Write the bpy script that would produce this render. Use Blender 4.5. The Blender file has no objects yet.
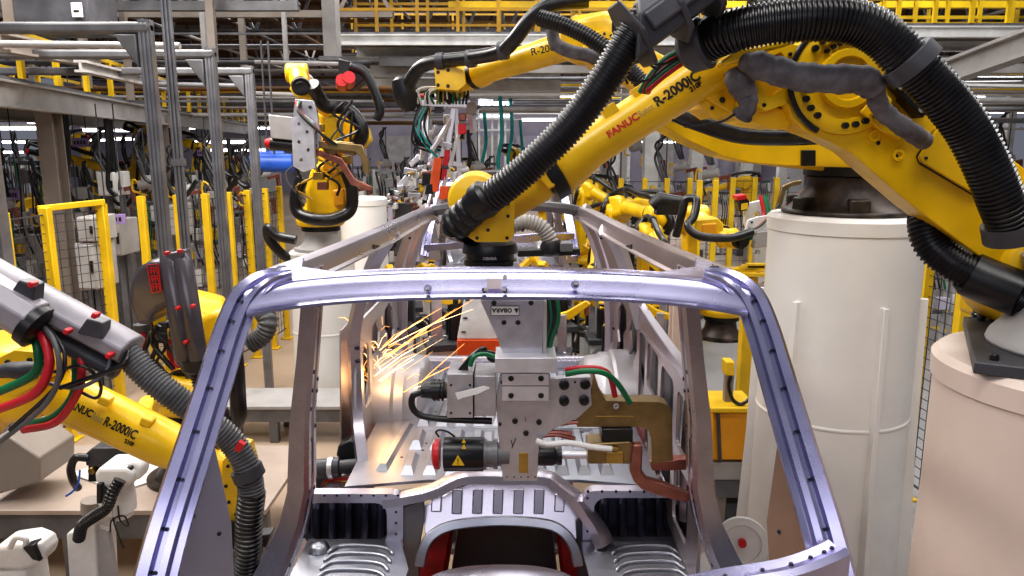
import bpy, math, random
from mathutils import Vector as V, Matrix
C = bpy.context.scene.collection
rnd = random.Random(7)
PI = math.pi
# ---------------------------------------------------------------- camera model (1024x576 frame)
H = 2.5; F = 740.0; PITCH = math.radians(10.7)
CP, SP = math.cos(PITCH), math.sin(PITCH)
def W(px, py, Y):
    """world point seen at pixel (px,py) at distance Y ahead of the camera"""
    u = (px - 512) / F; w = (288 - py) / F
    d = V((u, CP + w * SP, -SP + w * CP))
    return V((0, 0, H)) + d * (Y / d.y)
def G(px, py, z):
    """world point seen at pixel on the horizontal plane of height z"""
    u = (px - 512) / F; w = (288 - py) / F
    d = V((u, CP + w * SP, -SP + w * CP))
    return V((0, 0, H)) + d * ((z - H) / d.z)
def PX(l, Y=None):
    return [W(p[0], p[1], p[2] if len(p) > 2 else Y) for p in l]

# ---------------------------------------------------------------- materials
MATS = {}
def mat(name, col, rough=.5, metal=0., var=.08, scale=6., bump=0., emit=None, es=0., spec=.5, coat=0., dirt=None, dirt_amt=0., alpha=None, stretch=None):
    m = bpy.data.materials.new(name); m.use_nodes = True
    nt = m.node_tree; N = nt.nodes; L = nt.links
    b = N['Principled BSDF']
    b.inputs['Roughness'].default_value = rough; b.inputs['Metallic'].default_value = metal
    b.inputs['Specular IOR Level'].default_value = spec; b.inputs['Coat Weight'].default_value = coat
    b.inputs['Coat Roughness'].default_value = .12
    tc = N.new('ShaderNodeTexCoord'); nz = N.new('ShaderNodeTexNoise')
    nz.inputs['Scale'].default_value = scale; nz.inputs['Detail'].default_value = 5
    src = tc.outputs['Object']
    if stretch:
        mp = N.new('ShaderNodeMapping'); mp.inputs['Scale'].default_value = stretch
        L.new(src, mp.inputs['Vector']); src = mp.outputs['Vector']
    L.new(src, nz.inputs['Vector'])
    cr = N.new('ShaderNodeValToRGB')
    c0 = [max(0, c * (1 - var * 2.2)) for c in col]; c1 = [min(1, c * (1 + var)) for c in col]
    cr.color_ramp.elements[0].position = .3; cr.color_ramp.elements[1].position = .65
    cr.color_ramp.elements[0].color = (*c0, 1); cr.color_ramp.elements[1].color = (*c1, 1)
    L.new(nz.outputs['Fac'], cr.inputs['Fac'])
    out = cr.outputs['Color']
    if dirt:
        n2 = N.new('ShaderNodeTexNoise'); n2.inputs['Scale'].default_value = scale * .45; n2.inputs['Detail'].default_value = 8
        n2.inputs['Roughness'].default_value = .65
        L.new(src, n2.inputs['Vector'])
        r2 = N.new('ShaderNodeValToRGB'); r2.color_ramp.elements[0].position = .48; r2.color_ramp.elements[1].position = .72
        r2.color_ramp.elements[0].color = (0, 0, 0, 1); r2.color_ramp.elements[1].color = (dirt_amt,) * 3 + (1,)
        L.new(n2.outputs['Fac'], r2.inputs['Fac'])
        mx = N.new('ShaderNodeMix'); mx.data_type = 'RGBA'
        L.new(r2.outputs['Color'], mx.inputs[0]); L.new(out, mx.inputs[6]); mx.inputs[7].default_value = (*dirt, 1)
        out = mx.outputs[2]
    L.new(out, b.inputs['Base Color'])
    mr = N.new('ShaderNodeMapRange'); mr.inputs[3].default_value = max(.02, rough - .08); mr.inputs[4].default_value = min(1, rough + .1)
    L.new(nz.outputs['Fac'], mr.inputs[0]); L.new(mr.outputs[0], b.inputs['Roughness'])
    if bump:
        bp = N.new('ShaderNodeBump'); bp.inputs['Strength'].default_value = bump; bp.inputs['Distance'].default_value = .01
        L.new(nz.outputs['Fac'], bp.inputs['Height']); L.new(bp.outputs['Normal'], b.inputs['Normal'])
    if emit:
        b.inputs['Emission Color'].default_value = (*emit, 1); b.inputs['Emission Strength'].default_value = es
    if alpha is not None:
        b.inputs['Alpha'].default_value = alpha
    MATS[name] = m
    return m
YEL = mat('yellow_paint', (.86, .53, .003), .38, 0, .07, 5, spec=.5, coat=.25, dirt=(.30, .15, .01), dirt_amt=.35)
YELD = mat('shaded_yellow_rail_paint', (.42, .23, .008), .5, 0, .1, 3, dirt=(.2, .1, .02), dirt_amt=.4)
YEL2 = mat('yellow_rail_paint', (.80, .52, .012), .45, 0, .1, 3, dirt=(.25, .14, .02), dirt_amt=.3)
ORG = mat('orange_cabinet_paint', (.80, .36, .01), .45, 0, .08, 3)
STL = mat('galvanized_steel', (.54, .51, .58), .28, .88, .06, 4, dirt=(.36, .33, .39), dirt_amt=.2)
STLH = mat('bright_zinc_flange', (.46, .445, .64), .26, .96, .05, 4, dirt=(.25, .24, .38), dirt_amt=.35)
STLP = mat('inner_steel_skin', (.50, .43, .44), .32, .85, .06, 4, dirt=(.30, .25, .26), dirt_amt=.4)
STLB = mat('floor_pan_steel', (.40, .41, .46), .34, .9, .08, 5, dirt=(.30, .27, .27), dirt_amt=.4)
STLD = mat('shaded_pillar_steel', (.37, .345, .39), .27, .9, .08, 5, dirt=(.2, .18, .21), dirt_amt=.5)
ZNC = mat('matte_zinc_skin', (.46, .45, .48), .42, .55, .06, 4, dirt=(.38, .34, .34), dirt_amt=.4)
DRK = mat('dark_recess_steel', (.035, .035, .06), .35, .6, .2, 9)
ALU = mat('brushed_aluminium', (.52, .51, .55), .33, .7, .08, 14, dirt=(.30, .29, .31), dirt_amt=.4)
ALUW = mat('machined_bright_aluminium', (.66, .65, .69), .32, .6, .06, 14)
GRY = mat('grey_steel_paint', (.17, .17, .18), .42, .25, .15, 4, dirt=(.08, .075, .075), dirt_amt=.6)
GRYL = mat('light_grey_paint', (.40, .385, .38), .5, 0, .1, 3, dirt=(.20, .17, .15), dirt_amt=.5)
GRYD = mat('dark_grey_paint', (.07, .07, .08), .45, .2, .2, 5)
PRF = mat('extruded_aluminium', (.27, .27, .29), .35, .6, .12, 5, dirt=(.12, .12, .13), dirt_amt=.5)
WHT = mat('pillar_white_paint', (.86, .835, .80), .42, 0, .04, 1.6, dirt=(.62, .52, .44), dirt_amt=.5, coat=.15)
WHTP = mat('pillar_pinkish_paint', (.72, .60, .53), .45, 0, .05, 1.6, dirt=(.50, .36, .28), dirt_amt=.45)
WHC = mat('white_casting_paint', (.75, .75, .74), .45, 0, .06, 5, dirt=(.40, .38, .36), dirt_amt=.5)
BLK = mat('black_plastic', (.012, .012, .014), .34, 0, .3, 8)
RUB = mat('black_rubber_hose', (.013, .012, .014), .3, 0, .3, 20, spec=.6)
GRH = mat('grey_corrugated_hose', (.10, .10, .105), .4, 0, .2, 14)
PUR = mat('dark_purple_grey_shroud', (.095, .085, .10), .24, .2, .15, 5, spec=.6)
PURL = mat('pale_grey_conduit_shroud', (.30, .28, .31), .38, .2, .15, 5, spec=.6)
CLO = mat('grey_sleeve_cloth', (.155, .145, .155), .75, 0, .25, 18, bump=.5)
PRM = mat('brown_primer_inner', (.30, .20, .145), .45, .3, .08, 5, dirt=(.2, .12, .09), dirt_amt=.4)
CAST = mat('dark_brown_casting', (.055, .042, .036), .42, .4, .4, 10, dirt=(.14, .10, .08), dirt_amt=.7)
RED = mat('red_paint', (.55, .012, .02), .4, 0, .1, 6)
RDO = mat('orange_red_paint', (.75, .10, .015), .45, 0, .1, 6)
REDH = mat('red_hose_rubber', (.50, .015, .03), .38, 0, .1, 8)
GRN = mat('green_hose_rubber', (.005, .16, .06), .38, 0, .1, 8)
GRC = mat('grey_cable_jacket', (.10, .10, .11), .4, 0, .2, 8)
BLU = mat('blue_paint', (.02, .10, .5), .4, 0, .15, 6)
TEAL = mat('teal_paint', (.02, .35, .33), .5, 0, .1, 6)
PURP = mat('purple_sign_face', (.36, .26, .50), .5, 0, .08, 6)
COP = mat('copper_bar', (.36, .15, .115), .36, .8, .15, 14, dirt=(.2, .06, .045), dirt_amt=.5)
GLD = mat('gold_anodised_arm', (.29, .205, .095), .34, .8, .12, 12, dirt=(.11, .08, .04), dirt_amt=.5)
WIRE = mat('white_cable', (.75, .74, .72), .5)
PAP = mat('white_paper', (.8, .8, .78), .7)
CON = mat('beige_floor_paint', (.46, .35, .26), .38, 0, .07, .8, dirt=(.38, .28, .20), dirt_amt=.5, spec=.5)
CONG = mat('grey_floor_paint', (.30, .29, .29), .45, 0, .1, .8, dirt=(.17, .16, .16), dirt_amt=.5)
PLT = mat('beige_tread_plate', (.52, .43, .37), .42, .1, .1, 2., dirt=(.28, .22, .18), dirt_amt=.6)
BRN = mat('brown_roof_sheet', (.10, .045, .012), .7, 0, .4, .5, dirt=(.30, .12, .02), dirt_amt=.6)
BEI = mat('beige_steel_column', (.28, .24, .21), .5, .1, .1, 2., dirt=(.16, .13, .11), dirt_amt=.5)
WALLM = mat('lavender_wall_panel', (.50, .47, .56), .6, 0, .15, .5, dirt=(.36, .34, .42), dirt_amt=.6)
LMP = mat('fluorescent_tube', (1, 1, 1), .5, emit=(.95, .97, 1), es=7.)
LMPC = mat('cool_window_light', (1, 1, 1), .5, emit=(.72, .82, 1), es=3.)
SPK = mat('hot_spark', (1, .6, .2), .5, emit=(1, .36, .07), es=3.)
SPKW = mat('white_hot_spark', (1, .9, .7), .5, emit=(1, .66, .28), es=4.)
INKR = mat('red_print', (.62, .03, .01), .5, 0, .02); INKK = mat('black_print', (.015, .012, .01), .5, 0, .02)
INKG = mat('grey_print', (.45, .33, .12), .5, 0, .02)
SCRN = mat('green_indicator', (.0, .6, .2), .4, emit=(.0, 1, .3), es=3.)
BRASS = mat('dull_brass', (.45, .30, .08), .35, .8, .1, 10)

# ---------------------------------------------------------------- mesh building
def basis(d, up=V((0, 0, 1))):
    d = d.normalized()
    if abs(d.dot(up)) > .98: up = V((0, 1, 0)) if abs(d.y) < .9 else V((1, 0, 0))
    x = up.cross(d).normalized(); y = d.cross(x)
    return x, y, d
def cr(P, n=8, closed=False):
    P = [V(p) for p in P]
    if len(P) < 3: return P
    out = []
    for i in range(len(P) - 1):
        p0 = P[i - 1] if i else P[0] * 2 - P[1]; p1 = P[i]; p2 = P[i + 1]; p3 = P[i + 2] if i + 2 < len(P) else P[-1] * 2 - P[-2]
        for k in range(n):
            t = k / n
            out.append(.5 * ((2 * p1) + (p2 - p0) * t + (2 * p0 - 5 * p1 + 4 * p2 - p3) * t * t + (3 * p1 - p0 - 3 * p2 + p3) * t ** 3))
    out.append(P[-1])
    return out
def resample(P, step):
    L = [0]
    for a, b in zip(P, P[1:]): L.append(L[-1] + (b - a).length)
    n = max(2, int(L[-1] / step) + 1); out = []; j = 0
    for i in range(n):
        s = L[-1] * i / (n - 1)
        while j < len(L) - 2 and L[j + 1] < s: j += 1
        seg = L[j + 1] - L[j]
        out.append(P[j].lerp(P[j + 1], (s - L[j]) / seg if seg else 0))
    return out
class MB:
    def __init__(s): s.v = []; s.f = []; s.mi = []; s.m = 0
    def add(s, vs, fs):
        o = len(s.v); s.v += [V(v) for v in vs]
        for f in fs: s.f.append([i + o for i in f]); s.mi.append(s.m)
        return s
    def hexa(s, p):
        return s.add(p, [(0, 3, 2, 1), (4, 5, 6, 7), (0, 1, 5, 4), (1, 2, 6, 5), (2, 3, 7, 6), (3, 0, 4, 7)])
    def box(s, c, sz, rz=0, rx=0, ry=0):
        R = Matrix.Rotation(rz, 3, 'Z') @ Matrix.Rotation(rx, 3, 'X') @ Matrix.Rotation(ry, 3, 'Y')
        h = V(sz) / 2; c = V(c)
        return s.hexa([c + R @ V((a * h.x, b * h.y, e * h.z)) for e in (-1, 1) for a, b in ((-1, -1), (1, -1), (1, 1), (-1, 1))])
    def beam(s, a, b, w, h=None, up=(0, 0, 1)):
        a = V(a); b = V(b); h = h or w
        x, y, d = basis(b - a, V(up)); x = x * w / 2; y = y * h / 2
        return s.hexa([p + q for p in (a, b) for q in (-x - y, x - y, x + y, -x + y)])
    def ibeam(s, a, b, w, h, t=.02, up=(0, 0, 1)):
        a = V(a); b = V(b); x, y, d = basis(b - a, V(up))
        s.beam(a, b, t, h - t, up); s.beam(a + y * (h - t) / 2, b + y * (h - t) / 2, w, t, up); s.beam(a - y * (h - t) / 2, b - y * (h - t) / 2, w, t, up)
        return s
    def loft(s, rings, cap=True, closed=True):
        n = len(rings[0]); vs = [p for r in rings for p in r]; fs = []
        for i in range(len(rings) - 1):
            for j in range(n if closed else n - 1):
                k = (j + 1) % n
                fs.append((i * n + j, i * n + k, (i + 1) * n + k, (i + 1) * n + j))
        if cap: fs += [tuple(range(n - 1, -1, -1)), tuple(range((len(rings) - 1) * n, len(rings) * n))]
        return s.add(vs, fs)
    def tube(s, P, r, n=10, cap=True):
        P = [V(p) for p in P]; rs = r if isinstance(r, (list, tuple)) else [r] * len(P)
        T = [(P[min(i + 1, len(P) - 1)] - P[max(i - 1, 0)]).normalized() for i in range(len(P))]
        x, y, _ = basis(T[0]); rings = []
        for i, p in enumerate(P):
            x = (x - T[i] * x.dot(T[i]))
            x = x.normalized() if x.length > 1e-6 else basis(T[i])[0]
            y = T[i].cross(x)
            rings.append([p + (x * math.cos(2 * PI * k / n) + y * math.sin(2 * PI * k / n)) * rs[i] for k in range(n)])
        return s.loft(rings, cap)
    def cable(s, P, r, n=8, sub=8):
        return s.tube(cr(P, sub), r, n)
    def hose(s, P, r, pitch=.02, depth=.16, n=18):
        Q = resample(cr(P, 14), pitch / 4); pr = [1, 1, 1 - depth, 1 - depth]
        return s.tube(Q, [r * pr[i % 4] for i in range(len(Q))], n)
    def cyl(s, a, b, r0, r1=None, n=20):
        return s.tube([a, b], [r0, r0 if r1 is None else r1], n)
    def lathe(s, a, d, prof, n=28):
        a = V(a); x, y, d = basis(V(d))
        return s.loft([[a + d * h + (x * math.cos(2 * PI * k / n) + y * math.sin(2 * PI * k / n)) * max(r, 1e-4) for k in range(n)] for h, r in prof])
    def prism(s, P, off):
        P = [V(p) for p in P]; off = V(off); n = len(P)
        return s.add(P + [p + off for p in P], [tuple(range(n)), tuple(range(2 * n - 1, n - 1, -1))] + [(i, i + n, (i + 1) % n + n, (i + 1) % n) for i in range(n)])
    def pp(s, poly, Y, th):
        return s.prism(PX(poly, Y), (0, th, 0))
    def ball(s, c, r, nu=16, nv=10, sc=(1, 1, 1)):
        c = V(c)
        return s.loft([[c + V((r * sc[0] * math.sin(t) * math.cos(2 * PI * k / nu), r * sc[1] * math.sin(t) * math.sin(2 * PI * k / nu), -r * sc[2] * math.cos(t))) for k in range(nu)] for t in [max(.02, min(PI - .02, PI * i / nv)) for i in range(nv + 1)]])
    def sweep(s, prof, P, up=(0, 0, 1), cap=True, sc=None):
        """2-D closed profile (side, up) swept along P keeping 'up'"""
        P = [V(p) for p in P]; rings = []
        for i, p in enumerate(P):
            d = P[min(i + 1, len(P) - 1)] - P[max(i - 1, 0)]
            u = V(up[i]) if isinstance(up, list) else V(up)
            x, y, _ = basis(d, u); k = sc[i] if sc else 1
            rings.append([p + x * a * k + y * b * k for a, b in prof])
        return s.loft(rings, cap)
    def bolt(s, p, d, r=.008, h=.008, n=8):
        d = V(d).normalized(); p = V(p)
        return s.cyl(p - d * .002, p + d * h, r, r * .9, n)
    def build(s, name, mats, parent=None, bev=0., ang=38, label=None, segs=2):
        me = bpy.data.meshes.new(name)
        org = root_loc(parent) if parent else None
        if org is None:
            lo = [min(v[i] for v in s.v) for i in range(3)]; hi = [max(v[i] for v in s.v) for i in range(3)]
            org = V(((lo[0] + hi[0]) / 2, (lo[1] + hi[1]) / 2, lo[2]))
        me.from_pydata([tuple(v - org) for v in s.v], [], s.f)
        for m in (mats if isinstance(mats, (list, tuple)) else [mats]): me.materials.append(m)
        me.polygons.foreach_set('material_index', s.mi)
        me.polygons.foreach_set('use_smooth', [True] * len(s.f))
        try: me.set_sharp_from_angle(angle=math.radians(ang))
        except Exception: pass
        import bmesh
        bm = bmesh.new(); bm.from_mesh(me); bmesh.ops.recalc_face_normals(bm, faces=bm.faces); bm.to_mesh(me); bm.free()
        me.update()
        o = bpy.data.objects.new(name, me); C.objects.link(o)
        if parent: o.parent = parent
        else: o.location = org
        if bev:
            b = o.modifiers.new('bevel', 'BEVEL'); b.width = bev; b.segments = segs; b.limit_method = 'ANGLE'; b.angle_limit = math.radians(40)
            b.harden_normals = False
        if label: o['label'] = label
        return o
def root_loc(o):
    while o.parent: o = o.parent
    return V(o.location)
def tag(o, label, cat, group=None, kind=None):
    if label: o['label'] = label
    if cat: o['category'] = cat
    if group: o['group'] = group
    if kind: o['kind'] = kind
    return o
def thing(name, loc, label, cat, group=None):
    o = bpy.data.objects.new(name, None); C.objects.link(o); o.location = V(loc); o.empty_display_size = .2
    return tag(o, label, cat, group)
def kids(o): return [c for c in bpy.data.objects if c.parent == o]
def dup(o, loc, label=None, group=None, rz=None, parent=None, sc=None):
    ch = kids(o); c = o.copy(); C.objects.link(c); c.parent = parent
    if parent is None:
        c.location = V(loc)
        if rz is not None: c.rotation_euler = (0, 0, rz)
        if sc is not None: c.scale = (sc,) * 3 if not isinstance(sc, tuple) else sc
        if label: c['label'] = label
        if group: c['group'] = group
    for k in ch: dup(k, None, parent=c)
    return c
def struct(o): o['kind'] = 'structure'; return o
def plate(outer, holes, M0, th, mb):
    """flat plate with holes: 2-D outlines filled, mapped by M0(u,v,w) -> world, added into mb"""
    cu = bpy.data.curves.new('tmp', 'CURVE'); cu.dimensions = '2D'; cu.fill_mode = 'BOTH'; cu.extrude = th / 2
    for pl in [outer] + holes:
        sp = cu.splines.new('POLY'); sp.points.add(len(pl) - 1); sp.use_cyclic_u = True
        for q, p in zip(sp.points, pl): q.co = (p[0], p[1], 0, 1)
    ob = bpy.data.objects.new('tmp', cu); C.objects.link(ob)
    dg = bpy.context.evaluated_depsgraph_get(); me = bpy.data.meshes.new_from_object(ob.evaluated_get(dg))
    mb.add([M0(v.co.x, v.co.y, v.co.z) for v in me.vertices], [tuple(p.vertices) for p in me.polygons])
    bpy.data.objects.remove(ob); bpy.data.curves.remove(cu); bpy.data.meshes.remove(me)
def lettering(txt, size, M0, mb, align='LEFT', bold=0.0, shear=0.):
    """text outlines mapped by M0(u,v) -> world, added into mb"""
    cu = bpy.data.curves.new('tmp', 'FONT'); cu.body = txt; cu.size = size; cu.align_x = align; cu.offset = bold; cu.shear = shear
    cu.resolution_u = 3
    ob = bpy.data.objects.new('tmp', cu); C.objects.link(ob)
    dg = bpy.context.evaluated_depsgraph_get(); me = bpy.data.meshes.new_from_object(ob.evaluated_get(dg))
    w = max([v.co.x for v in me.vertices] + [0])
    mb.add([M0(v.co.x, v.co.y) for v in me.vertices], [tuple(p.vertices) for p in me.polygons])
    bpy.data.objects.remove(ob); bpy.data.curves.remove(cu); bpy.data.meshes.remove(me)
    return w
def rr(x0, y0, x1, y1, r, n=4):
    """rounded rectangle outline"""
    out = []
    for cx, cy, a in ((x1 - r, y1 - r, 0), (x0 + r, y1 - r, 90), (x0 + r, y0 + r, 180), (x1 - r, y0 + r, 270)):
        for k in range(n + 1):
            t = math.radians(a + 90 * k / n); out.append((cx + r * math.cos(t), cy + r * math.sin(t)))
    return out
# ---------------------------------------------------------------- camera
cam = bpy.data.cameras.new('camera'); cam.sensor_width = 36; cam.lens = 36 * F / 1024; cam.clip_end = 200; cam.clip_start = .05
camo = bpy.data.objects.new('camera', cam); C.objects.link(camo)
camo.location = (0, 0, H); camo.rotation_euler = (PI / 2 - PITCH, 0, 0)
bpy.context.scene.camera = camo

# ================================================================ CAR BODY SHELL
XC = -.035
def cc(l, Y, D): return V((XC + l, Y, H - D))
car = thing('car_body_shell', (XC, 2.9, H - 1.62), 'bare metal car body shell without doors or glass, with a welding gun inside it', 'car body')
# windshield header
hp = [(a * .95, b * .88) for a, b in [(-.045, -.042), (-.045, -.034), (-.030, -.028), (-.024, -.018), (-.008, .004), (.0, .020), (.010, .027), (.05, .032), (.05, .02), (.012, .012), (-.02, -.036)]]
mb = MB()
P = [cc(.6 * t, 1.775 - .05 * abs(t) ** 3, .318 + .022 * t * t + .012 * abs(t) ** 6) for t in [i / 20 - 1 for i in range(41)]]
mb.sweep(hp, P)
mb.m = 1
for px, py in ((428, 289), (575, 285)): mb.lathe(W(px, py, 1.738), (0, -1, .5), [(0, .010), (.004, .010), (.004, .0065), (.001, .006), (.001, 0)], 14)
mb.m = 2
mb.box(W(494, 284, 1.742), (.034, .004, .026), rx=-.55)
for px, py in ((486, 290), (504, 290), (505, 278), (427.5, 289), (576, 284)): mb.box(W(px, py, 1.735), (.010, .008, .007), rx=-.5)
# dents bring the edge line of the flange
header = mb.build('windshield_header', [STLH, STLH, STLP], car, ang=30)
# dark marks as their own tiny holes
for px, py in ((484, 290), (505, 290), (505, 277), (576, 286), (428, 291)): mb = MB(); mb.cyl(W(px, py, 1.733), W(px, py, 1.745), .0055, n=8); mb.build('bolt_hole', BLK, header)
# A pillars
ap = [(-.046, .002), (-.030, .002), (-.026, .016), (-.012, .018), (-.008, .006), (.004, .006), (.008, .020), (.030, .024), (.044, .004), (.046, -.05), (-.02, -.05), (-.046, -.006)]
apath = [(.50, 1.77, .30), (.555, 1.755, .312), (.598, 1.73, .345), (.622, 1.69, .41), (.643, 1.62, .52), (.665, 1.53, .65), (.688, 1.435, .785), (.705, 1.37, .90), (.72, 1.32, 1.0)]
for sgn in (1, -1):
    Q = cr([cc(sgn * l, y, d) for l, y, d in apath], 8)
    ups = []
    for i in range(len(Q)):
        t = min(1, i / 20); ups.append(V((0, -1 * (.15 + .85 * t), 1 - .65 * t)))
    mb = MB(); mb.sweep([(a * sgn, b) for a, b in (ap if sgn > 0 else ap[::-1])], Q, up=ups, sc=[.55 + .3 * min(1, i / 16) + .15 * min(1, max(0, (i - 16) / 40)) for i in range(len(Q))])
    # rows of small weld dimples on the flange
    mb.m = 1
    for i in range(18, len(Q) - 4, 5):
        d = (Q[i + 1] - Q[i]).normalized(); mb.bolt(Q[i] + V((-.0 * sgn, -.008, .002)), (0, -1, .35), .0045, .004, 8)
    o = mb.build('windshield_pillar', [STLH, DRK], car, ang=30)
    # inner gusset panel at the foot of the pillar
    mb = MB()
    g = [(.655, 1.62, .60), (.69, 1.50, .74), (.72, 1.40, .92), (.735, 1.36, 1.06), (.66, 1.60, 1.10), (.645, 1.64, .88)]
    if sgn < 0: g = [(.648, 1.585, .60), (.665, 1.50, .74), (.69, 1.40, .90), (.72, 1.34, 1.04), (.57, 1.46, 1.06), (.605, 1.56, .84)]
    Q = [cc(sgn * l, y, d) for l, y, d in g]
    mb.prism(Q, (sgn * .012, .012, 0)); mb.m = 1
    cen = sum(Q, V()) / len(Q)
    n = (Q[1] - Q[0]).cross(Q[4] - Q[0]).normalized(); n = n if n.y < 0 else -n
    for q in Q: mb.bolt(cen.lerp(q, .62), n, .006, .004)
    mb.build('pillar_gusset', [STL if sgn < 0 else PRM, DRK], car, bev=.004)
    # side door opening return: dark inner rubber line
    # cantrail (roof side rail)
    rp = [(-.055, .030), (-.022, .038), (.0, .032), (.005, .02), (.008, -.018), (.018, -.026), (.016, -.032), (.0, -.028), (-.03, -.02), (-.06, .0)]
    path = [(.545, 1.73, .352), (.562, 1.80, .346), (.562, 1.95, .345), (.535, 2.20, .346), (.505, 2.50, .346), (.462, 3.0, .346), (.43, 3.45, .344), (.405, 3.8, .342), (.375, 3.98, .345)]
    Q = cr([cc(sgn * l, y, d) for l, y, d in path], 6)
    mb = MB(); mb.sweep([(a * sgn, b) for a, b in (rp if sgn > 0 else rp[::-1])], Q, sc=[min(1, .25 + i * .09) for i in range(len(Q))]); mb.m = 1
    # slots in the inner face
    for k in (7, 16, 27):
        q = Q[k]; d = (Q[k + 1] - Q[k - 1]).normalized()
        mb.beam(q + V((-sgn * .009, 0, -.012)) - d * .03, q + V((-sgn * .009, 0, -.026)) + d * .05, .006, .018)
    mb.build('roof_side_rail', [STLP if sgn > 0 else STL, DRK], car, ang=30)
    # corner gusset between header and rail
    mb = MB(); mb.prism([cc(sgn * l, y, d) for l, y, d in ((.38, 1.79, .300), (.570, 1.77, .318), (.575, 1.98, .303), (.555, 2.08, .303), (.51, 1.90, .302))], (0, 0, -.012))
    mb.m = 1; mb.bolt(cc(sgn * .545, 1.84, .294), (0, 0, 1), .013, .003, 12)
    mb.build('corner_gusset', [STLH, DRK], car, bev=.003)
    # B pillar
    mb = MB()
    bp = [(.545, 2.13, .34, .06, .026), (.553, 2.14, .44, .055, .027), (.580, 2.16, .62, .06, .028), (.612, 2.18, .82, .068, .032), (.632, 2.20, 1.05, .08, .036), (.66, 2.21, 1.16, .09, .04), (.70, 2.22, 1.26, .12, .05), (.755, 2.22, 1.37, .17, .06), (.80, 2.22, 1.48, .22, .06)]
    rings = []
    for l, y, d, hw, hd in bp:
        c = cc(sgn * l, y, d)
        sh = [(-1, -.6), (-.8, -1), (-.3, -1), (-.2, -.55), (.2, -.55), (.3, -1), (.8, -1), (1, -.6), (1, 1), (-1, 1)]
        rings.append([c + V((sgn * b * hd * .9, a * hw * (.72 if d < 1.2 else .85), 0)) for a, b in (sh if sgn > 0 else sh[::-1])])
    mb.loft(rings); mb.m = 1
    def onb(d, a, off=-.6):
        for p, q in zip(bp, bp[1:]):
            if p[2] <= d <= q[2]:
                t = (d - p[2]) / (q[2] - p[2]); l, y, _, hw, hd = [x + (z - x) * t for x, z in zip(p, q)]
                return cc(sgn * l, y, d) + V((sgn * hd * .9 * off, a * hw * (.72 if d < 1.2 else .85), 0))
    for d0, d1, a in ((.50, .58, 0), (.90, 1.02, 0), (1.12, 1.26, .1)):
        mb.beam(onb(d0, a, -.72), onb(d1, a, -.72), .036, .010, (sgn, 0, 0))
    for d in (.45, .66, .72, .78, 1.06, 1.09, 1.3): mb.bolt(onb(d, -.62, -1), (-sgn, 0, 0), .007, .003)
    for d in (.70, .74, .86, 1.08, 1.28): mb.bolt(onb(d, .6, -1), (-sgn, 0, 0), .007, .003)
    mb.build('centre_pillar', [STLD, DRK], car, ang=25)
    # C pillar
    yc = 3.16 if sgn < 0 else 3.44
    mb = MB()
    cp = [(.46, yc - .05, .34), (.56, yc, .5), (.645, yc + .0, .75), (.655, yc + .0, 1.0), (.64, yc - .06, 1.2), (.58, yc - .25, 1.36)] if sgn < 0 else [(.44, yc - .18, .35), (.50, yc - .12, .42), (.575, yc - .05, .6), (.65, yc + .02, .84)]
    mb.sweep([(-.03, -.014), (-.012, -.022), (.012, -.022), (.03, -.014), (.03, .03), (-.03, .03)], cr([cc(sgn * l, y, d) for l, y, d in cp], 6), up=(sgn, -.45, 0))
    mb.m = 1
    if sgn < 0:
        for d in (.62, .86, .92, 1.1): mb.bolt(cc(-.628 - .02 * (d > .7), yc - .025, d), (1, -.4, 0), .008, .014)
    mb.build('rear_door_pillar', [STL if sgn < 0 else STLP, DRK], car, ang=25)
    # D pillar
    mb = MB()
    dp = [(.40, 3.97, .33), (.44, 3.99, .37), (.50, 4.02, .48), (.56, 4.08, .64), (.61, 4.14, .80), (.635, 4.19, 1.0), (.645, 4.24, 1.22), (.64, 4.26, 1.34)]
    mb.sweep([(-.065, .0), (-.05, -.02), (-.012, -.026), (.0, -.014), (.03, -.016), (.055, .0), (.055, .03), (-.065, .03)] if sgn > 0 else [(.065, .0), (.05, -.02), (.012, -.026), (0, -.014), (-.03, -.016), (-.055, 0), (-.055, .03), (.065, .03)][::-1], cr([cc(sgn * l, y, d) for l, y, d in dp], 6), up=(0, 1, .1), sc=[.75 + .01 * i for i in range(43)])
    mb.m = 1
    for l, y, d in ((.52, 4.0, .48), (.60, 4.09, .78), (.62, 4.14, 1.02)): mb.bolt(cc(sgn * l, y, d), (0, -1, 0), .008, .006)
    mb.build('tailgate_pillar', [STLP, DRK], car, ang=25)
    # sill
    mb = MB(); mb.sweep([(-.05, -.07), (.05, -.07), (.06, .02), (.03, .05), (-.03, .05), (-.06, .02)], [cc(sgn * .74, 2.84, 1.48), cc(sgn * .72, 3.1, 1.46), cc(sgn * .66, 4.2, 1.42)])
    mb.build('sill', STL, car, bev=.006)
    # wheel house
    mb = MB(); rings = []
    for l, r in ((.68, .275), (.56, .275), (.545, .262), (.50, .262), (.485, .25), (.43, .245), (.40, .215), (.385, .12), (.384, .02)):
        rings.append([cc(sgn * l, 3.72 - r * 1.15 * math.cos(PI * k / 20), 1.315 - r * math.sin(PI * k / 20)) for k in range(21)])
    mb.loft(rings, closed=False, cap=False)
    mb.build('wheel_house', ZNC, car, ang=40)

# rear header
mb = MB()
P = cr([cc(l, y, d) for l, y, d in ((-.43, 4.0, .36), (-.37, 3.97, .315), (-.2, 3.95, .292), (0, 3.95, .285), (.2, 3.95, .292), (.37, 3.97, .315), (.43, 4.0, .36))], 5)
mb.sweep([(-.05, -.01), (-.045, .012), (-.01, .018), (.04, .014), (.04, -.03), (.0, -.04), (-.02, -.03)], P)
mb.build('rear_header', GRY, car, ang=30)
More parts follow.
